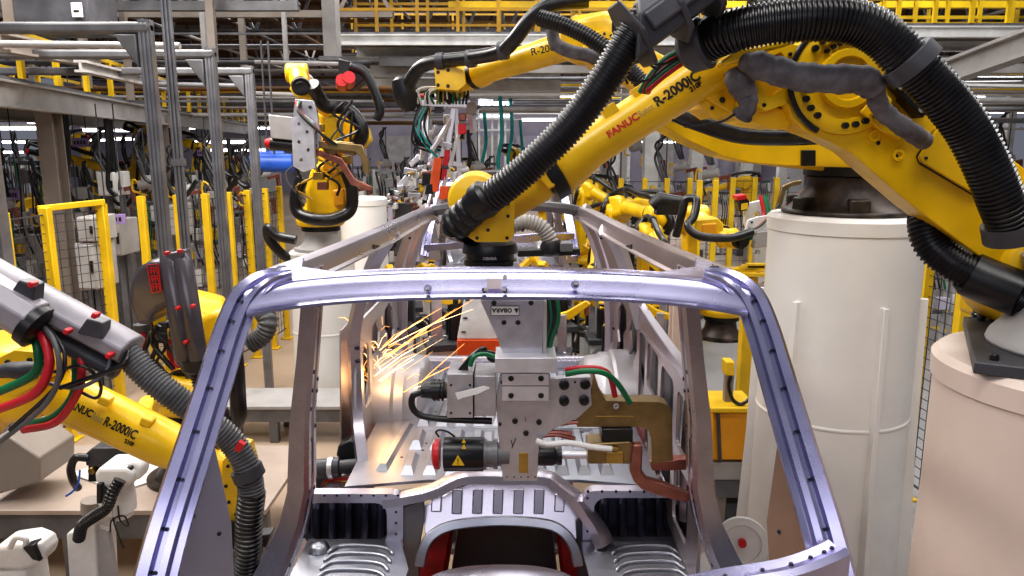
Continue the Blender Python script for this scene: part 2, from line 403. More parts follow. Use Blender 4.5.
# quarter panels
def side(sgn, outer, holes, x, name, m, th=.012):
    mb = MB(); plate(outer, holes, lambda u, v, w: cc(sgn * (x - .035 * max(0, (u - 3.4))), u, v) + V((w, 0, 0)), th, mb)
    return mb.build(name, m, car)
outR = [(2.25, .80), (2.32, .77), (3.3, .77), (3.5, .74), (3.7, .74), (4.16, .76), (4.24, 1.0), (4.24, 1.36), (2.25, 1.46)]
blob = [(3.80, .84), (3.92, .82), (4.02, .88), (4.05, 1.0), (4.0, 1.06), (4.07, 1.15), (3.98, 1.24), (3.9, 1.12), (3.84, 1.08), (3.86, .98), (3.78, .93)]
blob2 = [(3.52, .86), (3.64, .84), (3.70, .92), (3.66, 1.0), (3.72, 1.08), (3.66, 1.22), (3.56, 1.18), (3.58, 1.05), (3.50, .98)]
holesR = [blob, blob2, rr(3.30, .86, 3.44, 1.30, .03), rr(2.99, .86, 3.24, 1.06, .03), rr(2.99, 1.11, 3.24, 1.36, .03), rr(2.69, .87, 2.93, 1.38, .04), rr(2.40, .88, 2.63, 1.09, .03), rr(2.40, 1.15, 2.63, 1.39, .03)]
side(1, outR, holesR, .655, 'quarter_panel', STLP)
side(1, [(2.55, .82), (4.24, .80), (4.24, 1.4), (2.55, 1.48)], [], .71, 'outer_skin', GRYD, .006)
for y, d0, d1 in ((3.36, .9, 1.3), (3.11, .86, 1.36), (2.66, .9, 1.42), (3.88, .85, 1.2)):
    mb = MB(); mb.sweep([(-.03, 0), (-.012, -.03), (.012, -.03), (.03, 0)], [cc(.712, y, d0), cc(.712, y + .03, (d0 + d1) / 2), cc(.712, y, d1)], up=(1, 0, 0)); mb.build('panel_stiffener', STLP, car)
mb = MB(); mb.sweep([(-.02, -.02), (.02, -.02), (.02, .02), (-.02, .02)], cr([cc(l, y, d) for l, y, d in ((.60, 2.28, .62), (.63, 2.36, .74), (.65, 2.6, .775), (.655, 3.2, .765), (.645, 3.5, .73), (.62, 3.58, .62))], 6)); mb.build('belt_flange', STL, car, bev=.004)
outL = [(3.16, .80), (3.3, .77), (4.16, .76), (4.24, 1.0), (4.24, 1.36), (3.05, 1.40)]
side(-1, outL, [blob, [(p[0] - .02, p[1]) for p in blob2], rr(3.28, .9, 3.42, 1.2, .04)], .655, 'quarter_panel', ZNC)
side(-1, [(3.2, .80), (4.24, .78), (4.24, 1.4), (3.1, 1.42)], [], .73, 'outer_skin', STLP, .006)
# ---- floor
mb = MB()
mb.prism([cc(l, y, 1.30) for l, y in ((-.62, 2.70), (-.30, 2.76), (.30, 2.76), (.62, 2.70), (.62, 4.28), (-.62, 4.28))], (0, 0, -.012))
def bead(x0, y0, x1, y1, w, h, D=1.30):
    a = cc(x0, y0, D); b = cc(x1, y1, D); d = (b - a).normalized(); s_ = V((d.y, -d.x, 0)) * w / 2; u = V((0, 0, h))
    e = d * w * .6
    mb.add([a - s_, a + s_, b + s_, b - s_, a + e - s_ * .5 + u, a + e + s_ * .5 + u, b - e + s_ * .5 + u, b - e - s_ * .5 + u], [(4, 5, 6, 7), (0, 1, 5, 4), (1, 2, 6, 5), (2, 3, 7, 6), (3, 0, 4, 7)])
for i, l in enumerate((-.39, -.30, -.21, -.12, -.03, .06, .15, .24, .33, .42)):
    bead(l, 2.80, l, 3.00, .055, .028); bead(l, 3.06, l, 3.26, .055, .03); bead(l, 3.34, l, 3.66, .055, .03); bead(l * .95, 3.76, l * .95, 4.16, .055, .03)
bead(-.50, 2.84, -.46, 3.36, .05, .02)
for y in (3.29, 3.71): bead(-.36, y, .46, y, .03, .012)
mb.m = 1
for k in range(34): mb.bolt(cc(rnd.uniform(-.5, .5), rnd.uniform(2.9, 4.2), 1.299), (0, 0, 1), rnd.uniform(.005, .011), .001, 10)
mb.build('rear_floor_pan', [STLB, DRK], car, ang=20)
mb = MB(); mb.sweep([(-.04, -.08), (.04, -.08), (.05, .02), (.02, .035), (-.02, .035), (-.05, .02)], cr([cc(l, y, d) for l, y, d in ((-.66, 4.22, 1.12), (-.60, 4.29, 1.24), (-.5, 4.32, 1.27), (0, 4.33, 1.275), (.5, 4.32, 1.27), (.60, 4.29, 1.24), (.66, 4.22, 1.12))], 6)); mb.build('tailgate_sill', STL, car, ang=30)
# front cross member and riser
mb = MB()
cmP = cr(PX([(384, 499, 2.68), (402, 496, 2.68), (430, 490, 2.68), (452, 480, 2.69), (470, 475, 2.69), (505, 475, 2.69), (545, 476, 2.69), (560, 484, 2.68), (578, 499, 2.66), (590, 515, 2.64), (600, 530, 2.62), (606, 545, 2.60)]), 5)
mb.sweep([(-.042, -.02), (-.036, .010), (-.012, .013), (.012, .013), (.036, .010), (.042, -.02)], cmP); mb.m = 1
for k in range(3, len(cmP) - 2, 4): mb.bolt(cmP[k] + V((0, .012 if k % 8 else -.012, .010)), (0, 0, 1), .006, .002)
mb.build('cross_member', [STL, DRK], car, ang=30)
mb = MB(); mb.prism(PX([(424, 522, 2.70), (424, 506, 2.72), (450, 492, 2.74), (470, 484, 2.76), (548, 484, 2.76), (566, 494, 2.74), (584, 522, 2.70), (574, 546, 2.64), (564, 533, 2.66), (545, 524, 2.68), (500, 521, 2.70), (455, 525, 2.68), (434, 534, 2.66), (426, 546, 2.64)]), (0, .012, 0))
for i in range(7):
    x = 436 + i * 20.5; a, b = W(x, 514 - (0 if 0 < i < 6 else 2), 2.698), W(x + 1, 489 + (5 if i in (0, 6) else 0), 2.73)
    mb.beam(a, b, .040, .016, (0, -1, 0))
mb.build('riser_panel', STL, car, bev=.006)
mb = MB(); arch = cr(PX([(420, 566, 2.60), (424, 548, 2.62), (434, 534, 2.64), (455, 525, 2.66), (500, 521, 2.68), (545, 524, 2.66), (564, 533, 2.64), (574, 548, 2.62), (578, 566, 2.60)]), 5)
mb.sweep([(-.02, -.02), (.02, -.02), (.02, .02), (-.02, .02)], arch, up=(0, -.9, .45)); mb.build('tunnel_arch', STLB, car, bev=.006)
for sgn, pl in ((-1, [(398, 510), (424, 500), (424, 522), (420, 545), (419, 590), (398, 590)]), (1, [(576, 522), (588, 512), (604, 535), (618, 560), (618, 590), (578, 590)])):
    mb = MB(); mb.pp(pl, 2.655, .02); mb.build('tunnel_wall', GRYD if sgn > 0 else GRY, car, bev=.004)
# seat pan recesses
for sgn, o, h in ((-1, (294, 491, 404, 556), (306, 500, 388, 543)), (1, (582, 488, 706, 552), (593, 495, 685, 540))):
    mb = MB(); Yp = 2.67
    plate(rr(*o, 12), [rr(*h, 12)], lambda u, v, w: W(u, v, Yp) + V((0, w * 1., 0)), .05, mb)
    mb.m = 1
    for k in range(9):
        t = k / 8; px, py = o[0] + 6 + t * (o[2] - o[0] - 12), (o[1] + h[1]) / 2
        mb.bolt(W(px, py, Yp - .024), (0, -1, 0), .006, .003)
        if k < 5: mb.bolt(W((o[2] + h[2]) / 2 if sgn < 0 else (o[0] + h[0]) / 2, o[1] + 10 + k * 11, Yp - .024), (0, -1, 0), .006, .003)
    fr = mb.build('seat_frame_panel', [STL, DRK], car, bev=.004)
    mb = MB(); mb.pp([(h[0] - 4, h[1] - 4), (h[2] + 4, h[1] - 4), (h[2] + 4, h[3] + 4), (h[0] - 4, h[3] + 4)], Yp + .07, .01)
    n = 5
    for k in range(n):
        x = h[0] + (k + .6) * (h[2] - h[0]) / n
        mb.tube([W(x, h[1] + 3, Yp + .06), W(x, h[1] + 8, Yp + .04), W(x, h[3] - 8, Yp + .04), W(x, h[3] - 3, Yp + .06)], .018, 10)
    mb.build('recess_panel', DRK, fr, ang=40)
# front floor pans
for sgn, pl in ((-1, [(-.76, 2.66), (-.40, 2.66), (-.34, 2.45), (-.36, 1.9), (-.76, 1.9)]), (1, [(.30, 2.64), (.72, 2.64), (.74, 1.9), (.33, 1.9)])):
    mb = MB(); mb.prism([cc(l, y, 1.50) for l, y in pl], (0, 0, -.012))
    for k in range(4):
        y = 2.60 - k * .055
        Q = cr([cc(sgn * a, y - b, 1.497) for a, b in ((.66, .05), (.62, 0), (.50, .0), (.44, .02), (.41, .06))], 5)
        mb.tube(Q, [.009 if 0 < i < len(Q) - 1 else .004 for i in range(len(Q))], 8)
    mb.lathe(cc(sgn * .70, 2.58, 1.50), (0, 0, 1), [(0, .045), (.02, .035), (.03, .02), (.03, .0)], 14)
    mb.build('front_floor_pan', STLB, car, bev=.006, ang=40)
# scuttle (cowl) across the windscreen foot
mb = MB(); Q = cr([cc(l, y, d) for l, y, d in ((.685, 1.36, .785), (.64, 1.33, .785), (.55, 1.285, .785), (.4, 1.235, .78), (.2, 1.17, .79), (0, 1.13, .80), (-.2, 1.17, .83), (-.4, 1.235, .86), (-.55, 1.285, .88), (-.64, 1.33, .89), (-.70, 1.36, .895))], 6)
mb.sweep([(-.03, -.06), (.03, -.06), (.03, .0), (.018, .008), (.0, .002), (-.018, .008), (-.03, 0)], Q); mb.m = 1
for k in range(2, len(Q) - 2, 3): mb.bolt(Q[k] + V((0, .0, .004)), (0, 0, 1), .0045, .002)
mb.build('scuttle_panel', [STLH, DRK], car, ang=30)
mb = MB(); mb.sweep([(-.10, -.05), (.10, -.05), (.10, .0), (.03, .018), (-.03, .018), (-.10, .0)], cr(PX([(440, 596, 2.32), (452, 586, 2.36), (475, 581, 2.40), (500, 580, 2.40), (530, 581, 2.40), (550, 586, 2.36), (562, 596, 2.32)]), 5)); mb.build('tunnel_brace', STL, car, ang=30)
# ================================================================ MAIN SPOT WELDING GUN (inside the car)
Yg = 2.35
gun = thing('spot_welding_gun', W(522, 420, Yg), 'large grey spot welding gun with gold arm and copper electrodes hanging inside the car body', 'welding gun')
mb = MB()
mb.pp([(480, 300), (545, 300), (543, 345), (543, 360), (504, 360), (498, 340)], Yg, .05)
mb.pp([(486, 262), (515, 262), (545, 300), (480, 300)], Yg, .05)
mb.m = 1
mb.pp([(543, 300), (547, 302), (547, 358), (543, 360)], Yg - .006, .06)
mb.m = 2
for x, y in ((504, 322.5), (518, 322.5), (494, 303), (531, 303)): mb.bolt(W(x, y, Yg), (0, -1, 0), .009, .004, 12)
br = mb.build('mounting_bracket', [ALU, GRYL, BLK], gun, bev=.003)
mb = MB(); mb.pp([(491, 306), (519, 306), (519, 315.5), (491, 315.5)], Yg - .004, .004); nb = mb.build('maker_plate', [PAP], br, label='white maker plate with a thin black border')
mb = MB()
def tx(px, py, Y, s, ang=0., off=0.0):
    o = W(px, py, Y) + V((0, -off, 0)); ca, sa = math.cos(ang), math.sin(ang)
    return lambda u, v: o + V((u * ca - v * sa, 0, u * sa + v * ca))
flip = lambda px, py, Y: (lambda u, v: W(px, py, Y) + V((-u, 0, -v)))   # the plate hangs upside down
lettering('OBARA', .0195, flip(512, 308.4, Yg - .0055), mb, bold=.0006)
mb.prism(PX([(516.5, 313.5), (514, 308.5), (518.5, 308.5)], Yg - .0055), (0, .001, 0))
for a, b in (((491, 306), (519, 306)), ((519, 306), (519, 315.5)), ((519, 315.5), (491, 315.5)), ((491, 315.5), (491, 306))): mb.beam(W(*a, Yg - .005), W(*b, Yg - .005), .0016)
mb.build('lettering', INKK, nb)
mb = MB(); mb.pp([(495, 358), (557, 358), (557, 373), (495, 373)], Yg - .06, .14)
mb.m = 1
for x in (505, 546): mb.lathe(W(x, 359.5, Yg - .02), (0, 0, 1), [(0, .018), (.004, .018), (.004, 0)], 16)
mb.build('shelf_block', [ALUW, BLK], gun, bev=.003)
mb = MB(); mb.pp([(500, 374), (550, 374), (550, 379), (590, 377), (592, 405), (578, 418), (552, 430), (543, 438), (539, 447), (537, 481), (503, 481), (498, 432), (496, 400)], Yg, .035)
mb.m = 1
for x, y in ((564, 384.5), (585, 384), (564, 400.5), (584, 400)): mb.lathe(W(x, y, Yg), (0, -1, 0), [(0, .017), (.010, .017), (.012, .014), (.012, .009), (.006, .008), (.006, 0)], 14)
for x, y, r in ((515, 421, .010), (539, 422, .010), (526, 433, .010), (575, 382, .004), (500, 424, .006), (502, 382, .006)): mb.bolt(W(x, y, Yg), (0, -1, 0), r, .006, 12)
for k in range(5): mb.bolt(W(507 + k * 7, 477, Yg), (0, -1, 0), .003, .002)
mb.m = 2; mb.pp([(519, 453), (528, 453), (528, 473), (519, 473)], Yg - .002, .004)
mb.m = 1; mb.beam(W(511, 440, Yg - .002), W(513, 447, Yg - .002), .0025); mb.beam(W(516, 438, Yg - .002), W(512, 448, Yg - .002), .0025); mb.beam(W(525, 417, Yg - .002), W(526, 422, Yg - .002), .002)
mb.build('gun_body_plate', [ALU, BLK, BRASS], gun, bev=.0035)
mb = MB(); mb.pp([(502, 374), (549, 374), (549, 401), (502, 401)], Yg - .04, .04); mb.m = 1
mb.pp([(502, 385.5), (549, 385.5), (549, 386.5), (502, 386.5)], Yg - .0412, .004)
for x, y in ((511, 378.5), (541, 378.5), (511, 395.5), (541, 395.5)): mb.bolt(W(x, y, Yg - .04), (0, -1, 0), .010, .004, 12)
mb.build('clamp_block', [ALUW, BLK], gun, bev=.002)
# transformer block
mb = MB(); mb.pp([(447, 374), (473, 374), (473, 418), (447, 418)], Yg - .03, .16); mb.pp([(474, 376), (496, 376), (496, 416), (474, 416)], Yg - .02, .15); mb.m = 1
for x, y in ((451, 385), (470, 385), (451, 413), (470, 413)): mb.bolt(W(x, y, Yg - .03), (0, -1, 0), .005, .003)
mb.beam(W(473.5, 372, Yg - .02), W(473.5, 420, Yg - .02), .004, .02)
tf = mb.build('transformer', [ALU, BLK], gun, bev=.004)
mb = MB(); mb.pp([(455, 393), (484, 386), (490, 388), (478, 394), (462, 398), (458, 400)], Yg - .045, .002); mb.build('paper_tag', PAP, tf)
mb = MB(); mb.tube(PX([(447, 390), (440, 391), (440, 390), (432, 390), (432, 391), (421, 391)], Yg + .03), [.028, .028, .036, .036, .028, .022], 16)
for k in range(3): mb.tube(PX([(444 - 4 * k, 390), (442 - 4 * k, 390)], Yg + .03), .038, 16)
mb.cable(PX([(422, 392), (413, 396), (412, 406), (418, 414), (432, 418), (460, 420), (492, 421)], Yg - .0), .011, 10); mb.build('power_connector', BLK, tf)
# servo motor
mb = MB(); c0 = W(436, 454, Yg + .03); c1 = W(484, 454, Yg + .03)
mb.lathe(c1, (-1, 0, 0), [(0, .055), (.004, .058), (.135, .058), (.137, .05)], 4 * 6); sm = mb.build('servo_motor', BLK, gun)
mb = MB(); mb.lathe(W(440, 454, Yg + .03), (-1, 0, 0), [(0, .050), (.006, .052), (.018, .050), (.026, .034), (.028, 0)], 24); mb.build('end_cap', RED, sm, label='red motor end cap')
mb = MB(); mb.lathe(W(483, 454, Yg + .03), (1, 0, 0), [(0, .052), (.012, .052), (.012, .045), (.035, .045), (.035, .05), (.05, .05), (.052, .04), (.09, .038)], 24); mb.build('motor_flange', GRY, sm)
yf = Yg + .03 - .0605
for tri in ([(461.5, 449), (466, 449), (464, 444)], [(461.5, 443), (466, 443), (464, 438.5)], [(452, 465.5), (464.5, 465.5), (458, 455)]):
    mb = MB(); mb.prism(PX(tri, yf), (0, .001, 0)); wt = mb.build('warning_sticker', YEL2, sm, label='yellow triangular warning sticker')
mb = MB(); mb.beam(W(458, 458.5, yf - .001), W(458, 462, yf - .001), .0024); mb.beam(W(458, 463.2, yf - .001), W(458, 464.4, yf - .001), .0024); mb.build('warning_mark', INKK, wt)
mb = MB(); mb.cable(PX([(439, 437), (436, 432), (440, 430), (448, 432), (455, 437)], Yg + .0), .0035, 8); mb.build('motor_lead', BLK, sm)
# ball screw, gold block
mb = MB(); mb.lathe(W(538, 455, Yg + .03), (1, 0, 0), [(0, .036), (.05, .036), (.055, .033), (.062, .030), (.07, .034), (.08, .034)], 20); mb.m = 1
mb.lathe(W(562, 455, Yg + .03), (1, 0, 0), [(0, .013), (.09, .013), (.09, .020), (.12, .020)], 16); mb.build('screw_shaft', [BLK, ALUW], gun)
mb = MB(); mb.pp([(588, 444), (630, 442), (634, 446), (634, 464), (588, 464)], Yg - .02, .09); mb.m = 1; mb.pp([(606, 452), (624, 452), (624, 464), (606, 464)], Yg - .03, .02)
mb.build('moving_carriage', [GLD, BRASS], gun, bev=.004)
mb = MB(); mb.pp([(602, 429), (633, 429), (633, 442), (602, 442)], Yg - .01, .08); mb.build('guide_block', BLK, gun, bev=.004)
mb = MB(); mb.pp([(594, 372), (600, 392), (606, 401), (660, 402), (668, 405), (672, 412), (673, 460), (652, 464), (651, 438), (648, 430), (641, 427), (577, 427), (576, 414), (590, 405)], Yg + .005, .07); mb.m = 1
mb.lathe(W(616, 406, Yg + .005), (0, -1, 0), [(0, .010), (.004, .010), (.004, .005), (0, .004)], 12)
mb.m = 2; mb.pp([(596, 416), (634, 416), (634, 417), (596, 417)], Yg + .003, .002)
mb.build('upper_gun_arm', [GLD, ALUW, BRASS], gun, bev=.007, label='gold coloured C shaped gun arm', segs=3)
mb = MB(); mb.pp([(633, 445), (643, 445), (642, 472), (648, 480), (662, 484), (682, 492), (692, 496), (688, 503), (672, 500), (655, 495), (642, 490), (634, 482), (630, 472)], Yg - .035, .04); mb.m = 0
mb.build('lower_electrode_arm', COP, gun, bev=.006)
mb = MB(); mb.pp([(650, 462), (674, 460), (676, 459), (690, 459), (690, 470), (672, 471), (652, 471)], Yg + .02, .04); mb.build('upper_electrode_arm', COP, gun, bev=.005)
for n_, m_, pts, r in (('cooling_hose', REDH, [(566, 370, Yg - .01), (582, 368, Yg - .03), (600, 369, Yg - .03), (610, 376, Yg - .02), (615, 396, Yg + .02)], .0095), ('cooling_hose', GRN, [(566, 374, Yg - .03), (585, 371, Yg - .05), (604, 373, Yg - .05), (618, 384, Yg - .03), (630, 403, Yg - .0)], .0095)):
    mb = MB(); mb.cable(PX(pts), r, 10); mb.build(n_, m_, gun)
mb = MB(); mb.cable(PX([(536, 441), (548, 444), (570, 443), (592, 447), (612, 449)], Yg - .03), .010, 10); mb.m = 1; mb.cyl(W(612, 449, Yg - .03), W(618, 449, Yg - .03), .009, .006, 10); mb.build('water_tube', [WIRE, BRASS], gun)
for k, (a, b) in enumerate((((538, 436), (575, 439)), ((538, 433.5), (572, 434)), ((560, 424), (578, 422)))):
    mb = MB(); mb.cable(PX([(a[0], a[1]), ((a[0] + b[0]) / 2, a[1] - 1.5), b], Yg + .01), .009, 8); mb.build('copper_shunt', COP, gun)
# white box with fork of hoses behind the bracket: cable bundle on the rear of gun
mb = MB()
for k, c in enumerate(range(5)): mb.cable(PX([(466 - k * 2, 372, Yg + .02), (468 + k, 360 - k, Yg + .02), (476 + k * 2, 352 - k * 1, Yg + .06), (490, 352 + k * 2, Yg + .06), (500, 356 + k, Yg + .06)]), .006, 8)
mb.build('cable_loom', BLK, gun)
mb = MB(); mb.cable(PX([(470, 366, Yg + .0), (474, 357, Yg), (484, 354, Yg + .03), (498, 358, Yg + .04)]), .008, 8); mb.build('cable_loom', GRN, gun)
for m_, k in ((RUB, 0), (GRN, 1), (RUB, 2), (RUB, 3), (GRN, 4)):
    mb = MB(); mb.cable(PX([(545 + k * 2.6, 290, Yg + .12), (549 + k * 2.2, 318, Yg + .1), (546 + k * 1.2, 340, Yg + .08), (543 + k * 1.0, 362, Yg + .06)]), .010, 8); mb.build('supply_hose', m_, gun)

# ================================================================ NEAR ROBOT (right)
Yr = 2.45
BX, BY = W(1092, 380, 2.15).x, 2.15
ped_top = 1.87
rob = thing('welding_robot', (BX, BY, ped_top), 'large yellow lettered robot on the pinkish pedestal, reaching over the car body', 'robot')
# forearm
E = W(742, 48, Yr + .0); Wr = W(556, 170, Yr - .05)
ax = (Wr - E); La = ax.length; ax.normalize()
mb = MB()
rp = [(0, .08), (.02, .092), (.08, .095), (.16, .078), (.20, .074), (La * .70, .066), (La * .80, .066), (La * .86, .072), (La * .93, .084), (La * .98, .086), (La, .078)]
mb.lathe(E, ax, rp, 40)
for t in (.50, .66):     # small lifting lugs
    p = E + ax * La * t; mb.box(p + V((-.036, -.02, .055)), (.05, .05, .03), ry=-.58)
fa = mb.build('forearm', YEL, rob, ang=50, bev=0)
# printed lettering wrapped round the forearm
uz = V((0, -1, 0)) - ax * ax.dot(V((0, -1, 0))); uz.normalize(); uy = uz.cross(ax).normalized()
uy = uy if uy.z > 0 else -uy
def wrap(t0, v0, R0):
    def f(u, v):
        a = (v + v0) / R0; p = E + ax * (La * t0 - u)
        h = (p - E).length; R = R0
        for (h0, r0), (h1, r1) in zip(rp, rp[1:]):
            if h0 <= h <= h1: R = r0 + (r1 - r0) * (h - h0) / max(1e-6, h1 - h0)
        return p + (uz * math.cos(a) + uy * math.sin(a)) * (R + .0016)
    return f
def fit(txt, size, width, t0, v0, m, name, parent, bold, label=None):
    m0 = MB(); w0 = lettering(txt, size, lambda u, v: V((u, v, 0)), m0)
    g = wrap(t0, v0, .068); mb = MB(); lettering(txt, size, lambda u, v: g(u * width / w0, v), mb, bold=bold); mb.build(name, m, parent, label=label)
tl = lambda px: (W(px, 0, Yr).x - E.x) / (Wr.x - E.x)
fit('FANUC', .030, .113, tl(606), -.004, INKR, 'red_lettering', fa, .0012, 'red maker lettering')
fit('Robot', .030, .050, tl(637), -.004, INKG, 'pale_lettering', fa, 0)
fit('R-2000iC', .040, .158, tl(653), -.004, INKK, 'black_lettering', fa, .0014, 'black model lettering')
fit('210F', .020, .04, tl(683), -.022, INKK, 'black_lettering', fa, .001)
# ring and wrist
mb = MB(); mb.lathe(Wr - ax * .004, ax, [(0, .084), (.004, .090), (.045, .090), (.05, .075)], 32); mb.build('black_seal_ring', BLK, rob)
mb = MB(); q0 = Wr + ax * .05
mb.lathe(q0, ax, [(0, .066), (.02, .068), (.10, .062), (.16, .06), (.20, .06)], 28)
mb.pp([(534, 164), (541, 162), (556, 186), (549, 190), (536, 176)], Yr - .14, .10)
mb.build('wrist_arm', YEL, rob, ang=45, bev=.006)
mb = MB(); cw = W(482, 198, Yr - .05)
mb.lathe(cw + V((-.02, .085, .0)), (0, -1, 0), [(0, .05), (.01, .080), (.03, .086), (.14, .086), (.16, .076), (.17, .03)], 32)
mb.pp([(476, 242), (468, 237), (470, 204), (486, 184), (506, 182), (515, 194), (514, 236), (508, 242)], Yr - .17, .20)
mb.m = 1
for x, y in ((477, 238), (507, 238), (488, 230), (508, 204), (510, 196), (508, 216)): mb.bolt(W(x, y, Yr - .17), (0, -1, 0), .006, .005)
wb = mb.build('wrist_block', [YEL, BLK], rob, ang=45, bev=.012, segs=3)
mb = MB(); fl = W(490, 243, Yr - .06)
mb.lathe(fl, (0, 0, -1), [(0, .085), (.015, .09), (.03, .09), (.032, .078), (.05, .078), (.052, .086), (.068, .086)], 30); mb.m = 1
mb.lathe(fl + V((0, 0, -.068)), (0, 0, -1), [(0, .06), (.05, .06)], 24); mb.box(fl + V((.01, -.03, -.09)), (.16, .12, .035))
mb.m = 2; lettering('OBARA', .013, lambda u, v: fl + V((-.02 + u, -.092, -.042 + v)), mb, bold=.0005)
mb.build('tool_flange', [BLK, ALUW, ALU], rob, bev=.002)
# elbow casting
mb = MB(); mb.pp([(696, 70), (722, 52), (744, 42), (770, 40), (800, 40), (815, 70), (810, 118), (790, 128), (764, 124), (738, 116), (714, 104), (700, 94)], Yr - .04, .30)
mb.pp([(738, 100), (800, 112), (788, 130), (768, 128), (740, 116)], Yr - .08, .10)
mb.pp([(744, 62), (790, 50), (796, 72), (780, 100), (752, 96), (740, 80)], Yr - .10, .08)
mb.m = 1
for x, y in ((728, 84), (735, 112), (768, 118), (708, 74), (756, 56), (786, 58), (745, 100), (722, 100)): mb.bolt(W(x, y, Yr - .045), (0, -1, 0), .010, .01, 10)
mb.build('elbow_casing', [YEL, BLK], rob, bev=.02, segs=3, ang=50)
jc = W(841, 80, Yr - .10)
mb = MB(); mb.lathe(jc + V((0, .26, 0)), (0, -1, 0), [(0, .14), (.02, .165), (.20, .165), (.2, .175), (.28, .175), (.285, .165), (.285, .12)], 40)
mb.build('elbow_gearbox', YEL, rob, ang=40)
mb = MB(); mb.lathe(jc + V((0, .12, 0)), (0, -1, 0), [(0, .18), (.02, .185), (.06, .185), (.07, .175)], 40); mb.build('gearbox_seal', BLK, rob)
mb = MB(); mb.lathe(jc + V((0, -.02, 0)), (0, -1, 0), [(0, .166), (.025, .164), (.03, .155), (.03, .12), (.022, .118), (.022, .09), (.04, .085), (.04, .065), (.028, .061), (.028, 0)], 44); mb.m = 1
for k in range(28):
    a = 2 * PI * k / 28
    if k % 7 in (5, 6): continue
    mb.bolt(jc + V((.138 * math.cos(a), -.05, .138 * math.sin(a))), (0, -1, 0), .0105, .014, 10)
for k in range(9):
    a = .6 + k * .21; mb.bolt(jc + V((.105 * math.cos(a), -.04, .105 * math.sin(a))), (0, -1, 0), .008, .014, 10)
mb.build('gearbox_face', [YEL, BLK], rob, ang=35, label='round yellow gearbox face ringed with black bolts')
mb = MB(); mb.tube([jc + V((.172 * math.cos(t), -.045, .172 * math.sin(t))) for t in [math.radians(105 + 6 * k) for k in range(24)]], .009, 8); mb.build('seal_gap', BLK, rob)
mb = MB(); plate([(742, 50), (770, 44), (796, 48), (799, 72), (784, 104), (760, 112), (742, 100)], [[(756, 62), (776, 54), (786, 66), (778, 90), (764, 98), (754, 84)]], lambda u, v, w: W(u, v, Yr - .085) + V((0, w, 0)), .09, mb); mb.m = 1
for x, y in ((748, 56), (790, 54), (764, 105), (748, 92)): mb.bolt(W(x, y, Yr - .13), (0, -1, 0), .007, .007, 8)
mb.build('casting_window', [YEL, BLK], rob, bev=.008)
mb = MB(); mb.pp([(700, 92), (724, 84), (738, 96), (734, 112), (716, 118), (702, 108)], Yr - .02, .2); mb.m = 1
for x, y in ((708, 98), (712, 108), (728, 92)): mb.bolt(W(x, y, Yr - .02), (0, -1, 0), .007, .007, 8)
mb.build('motor_bracket', [YEL, BLK], rob, bev=.01)
mb = MB(); p_ = W(752, 10, 2.62); d_ = V((1, .1, .12)); mb.lathe(p_, d_, [(0, .05), (.01, .055), (.10, .055), (.105, .05)], 18); mb.m = 1; mb.lathe(p_ + d_.normalized() * .105, d_, [(0, .05), (.02, .05), (.028, .03)], 18); mb.build('wrist_motor', [BLK, RED], rob)
# lower arm link
Yl = Yr - .13
mb = MB(); mb.pp([(784, 96), (792, 118), (806, 132), (826, 140), (850, 152), (880, 178), (915, 208), (960, 242), (1000, 272), (1040, 306), (1085, 312), (1110, 270), (1080, 210), (1024, 168), (985, 138), (948, 112), (910, 84), (893, 66), (880, 96), (862, 124), (838, 134), (812, 126), (798, 108)], Yl, .13)
mb.m = 1
for x, y in ((878, 143), (896, 156), (874, 100), (892, 107), (884, 119), (896, 121), (866, 120), (982, 196), (1006, 216)): mb.bolt(W(x, y, Yl), (0, -1, 0), .007, .006, 10)
la = mb.build('lower_arm', [YEL, BLK], rob, bev=.016, segs=3, ang=50)
for x, y in ((873, 136), (897, 155)): mb = MB(); mb.lathe(W(x, y, Yl), (0, -1, 0), [(0, .020), (.012, .018), (.012, .010), (.004, .009), (.004, 0)], 18); mb.build('arm_boss', YEL, la)
mb = MB(); mb.pp([(940, 126), (950, 125), (980, 190), (975, 194), (922, 162), (920, 157)], Yl - .022, .03); mb.m = 1
for x, y in ((946, 131), (973, 188), (926, 158)): mb.bolt(W(x, y, Yl - .022), (0, -1, 0), .006, .004)
mb.pp([(939, 124), (951, 123), (983, 191), (976, 197), (920, 164), (917, 156)], Yl - .008, .012)
mb.build('cover_plate', [YEL, BLK], la, bev=.004)
mb = MB(); mb.pp([(860, 112), (872, 100), (908, 132), (900, 140), (880, 130)], Yl - .03, .035); mb.pp([(878, 104), (888, 95), (893, 100), (884, 118), (876, 114)], Yl - .07, .05); mb.build('sleeve_bracket', YEL, la, bev=.004)
mb = MB(); mb.pp([(891, 84), (899, 77), (932, 106), (923, 118)], Yl - .06, .07); mb.m = 1
for x, y in ((901, 86), (922, 109)): mb.lathe(W(x, y, Yl - .06), (0, -1, 0), [(0, .012), (.006, .012), (.006, .006), (.0, .005)], 12)
mb.pp([(908, 92), (911, 90), (917, 97), (914, 99)], Yl - .062, .003); mb.build('hose_bracket', [BLK, ALUW], la, bev=.003)
mb = MB(); jb = V((BX, BY, ped_top)); j2 = W(1068, 278, 2.28)
mb.lathe(j2 + V((0, .30, 0)), (0, -1, 0), [(0, .14), (.02, .2), (.26, .2), (.3, .17)], 32)
mb.lathe(jb + V((0, 0, .33)), (0, 0, 1), [(0, .20), (.08, .20), (.12, .18), (.2, .16)], 32)
mb.box(j2 + V((.1, .36, -.06)), (.3, .22, .30)); mb.build('turret', YEL, rob, bev=.02, ang=40)
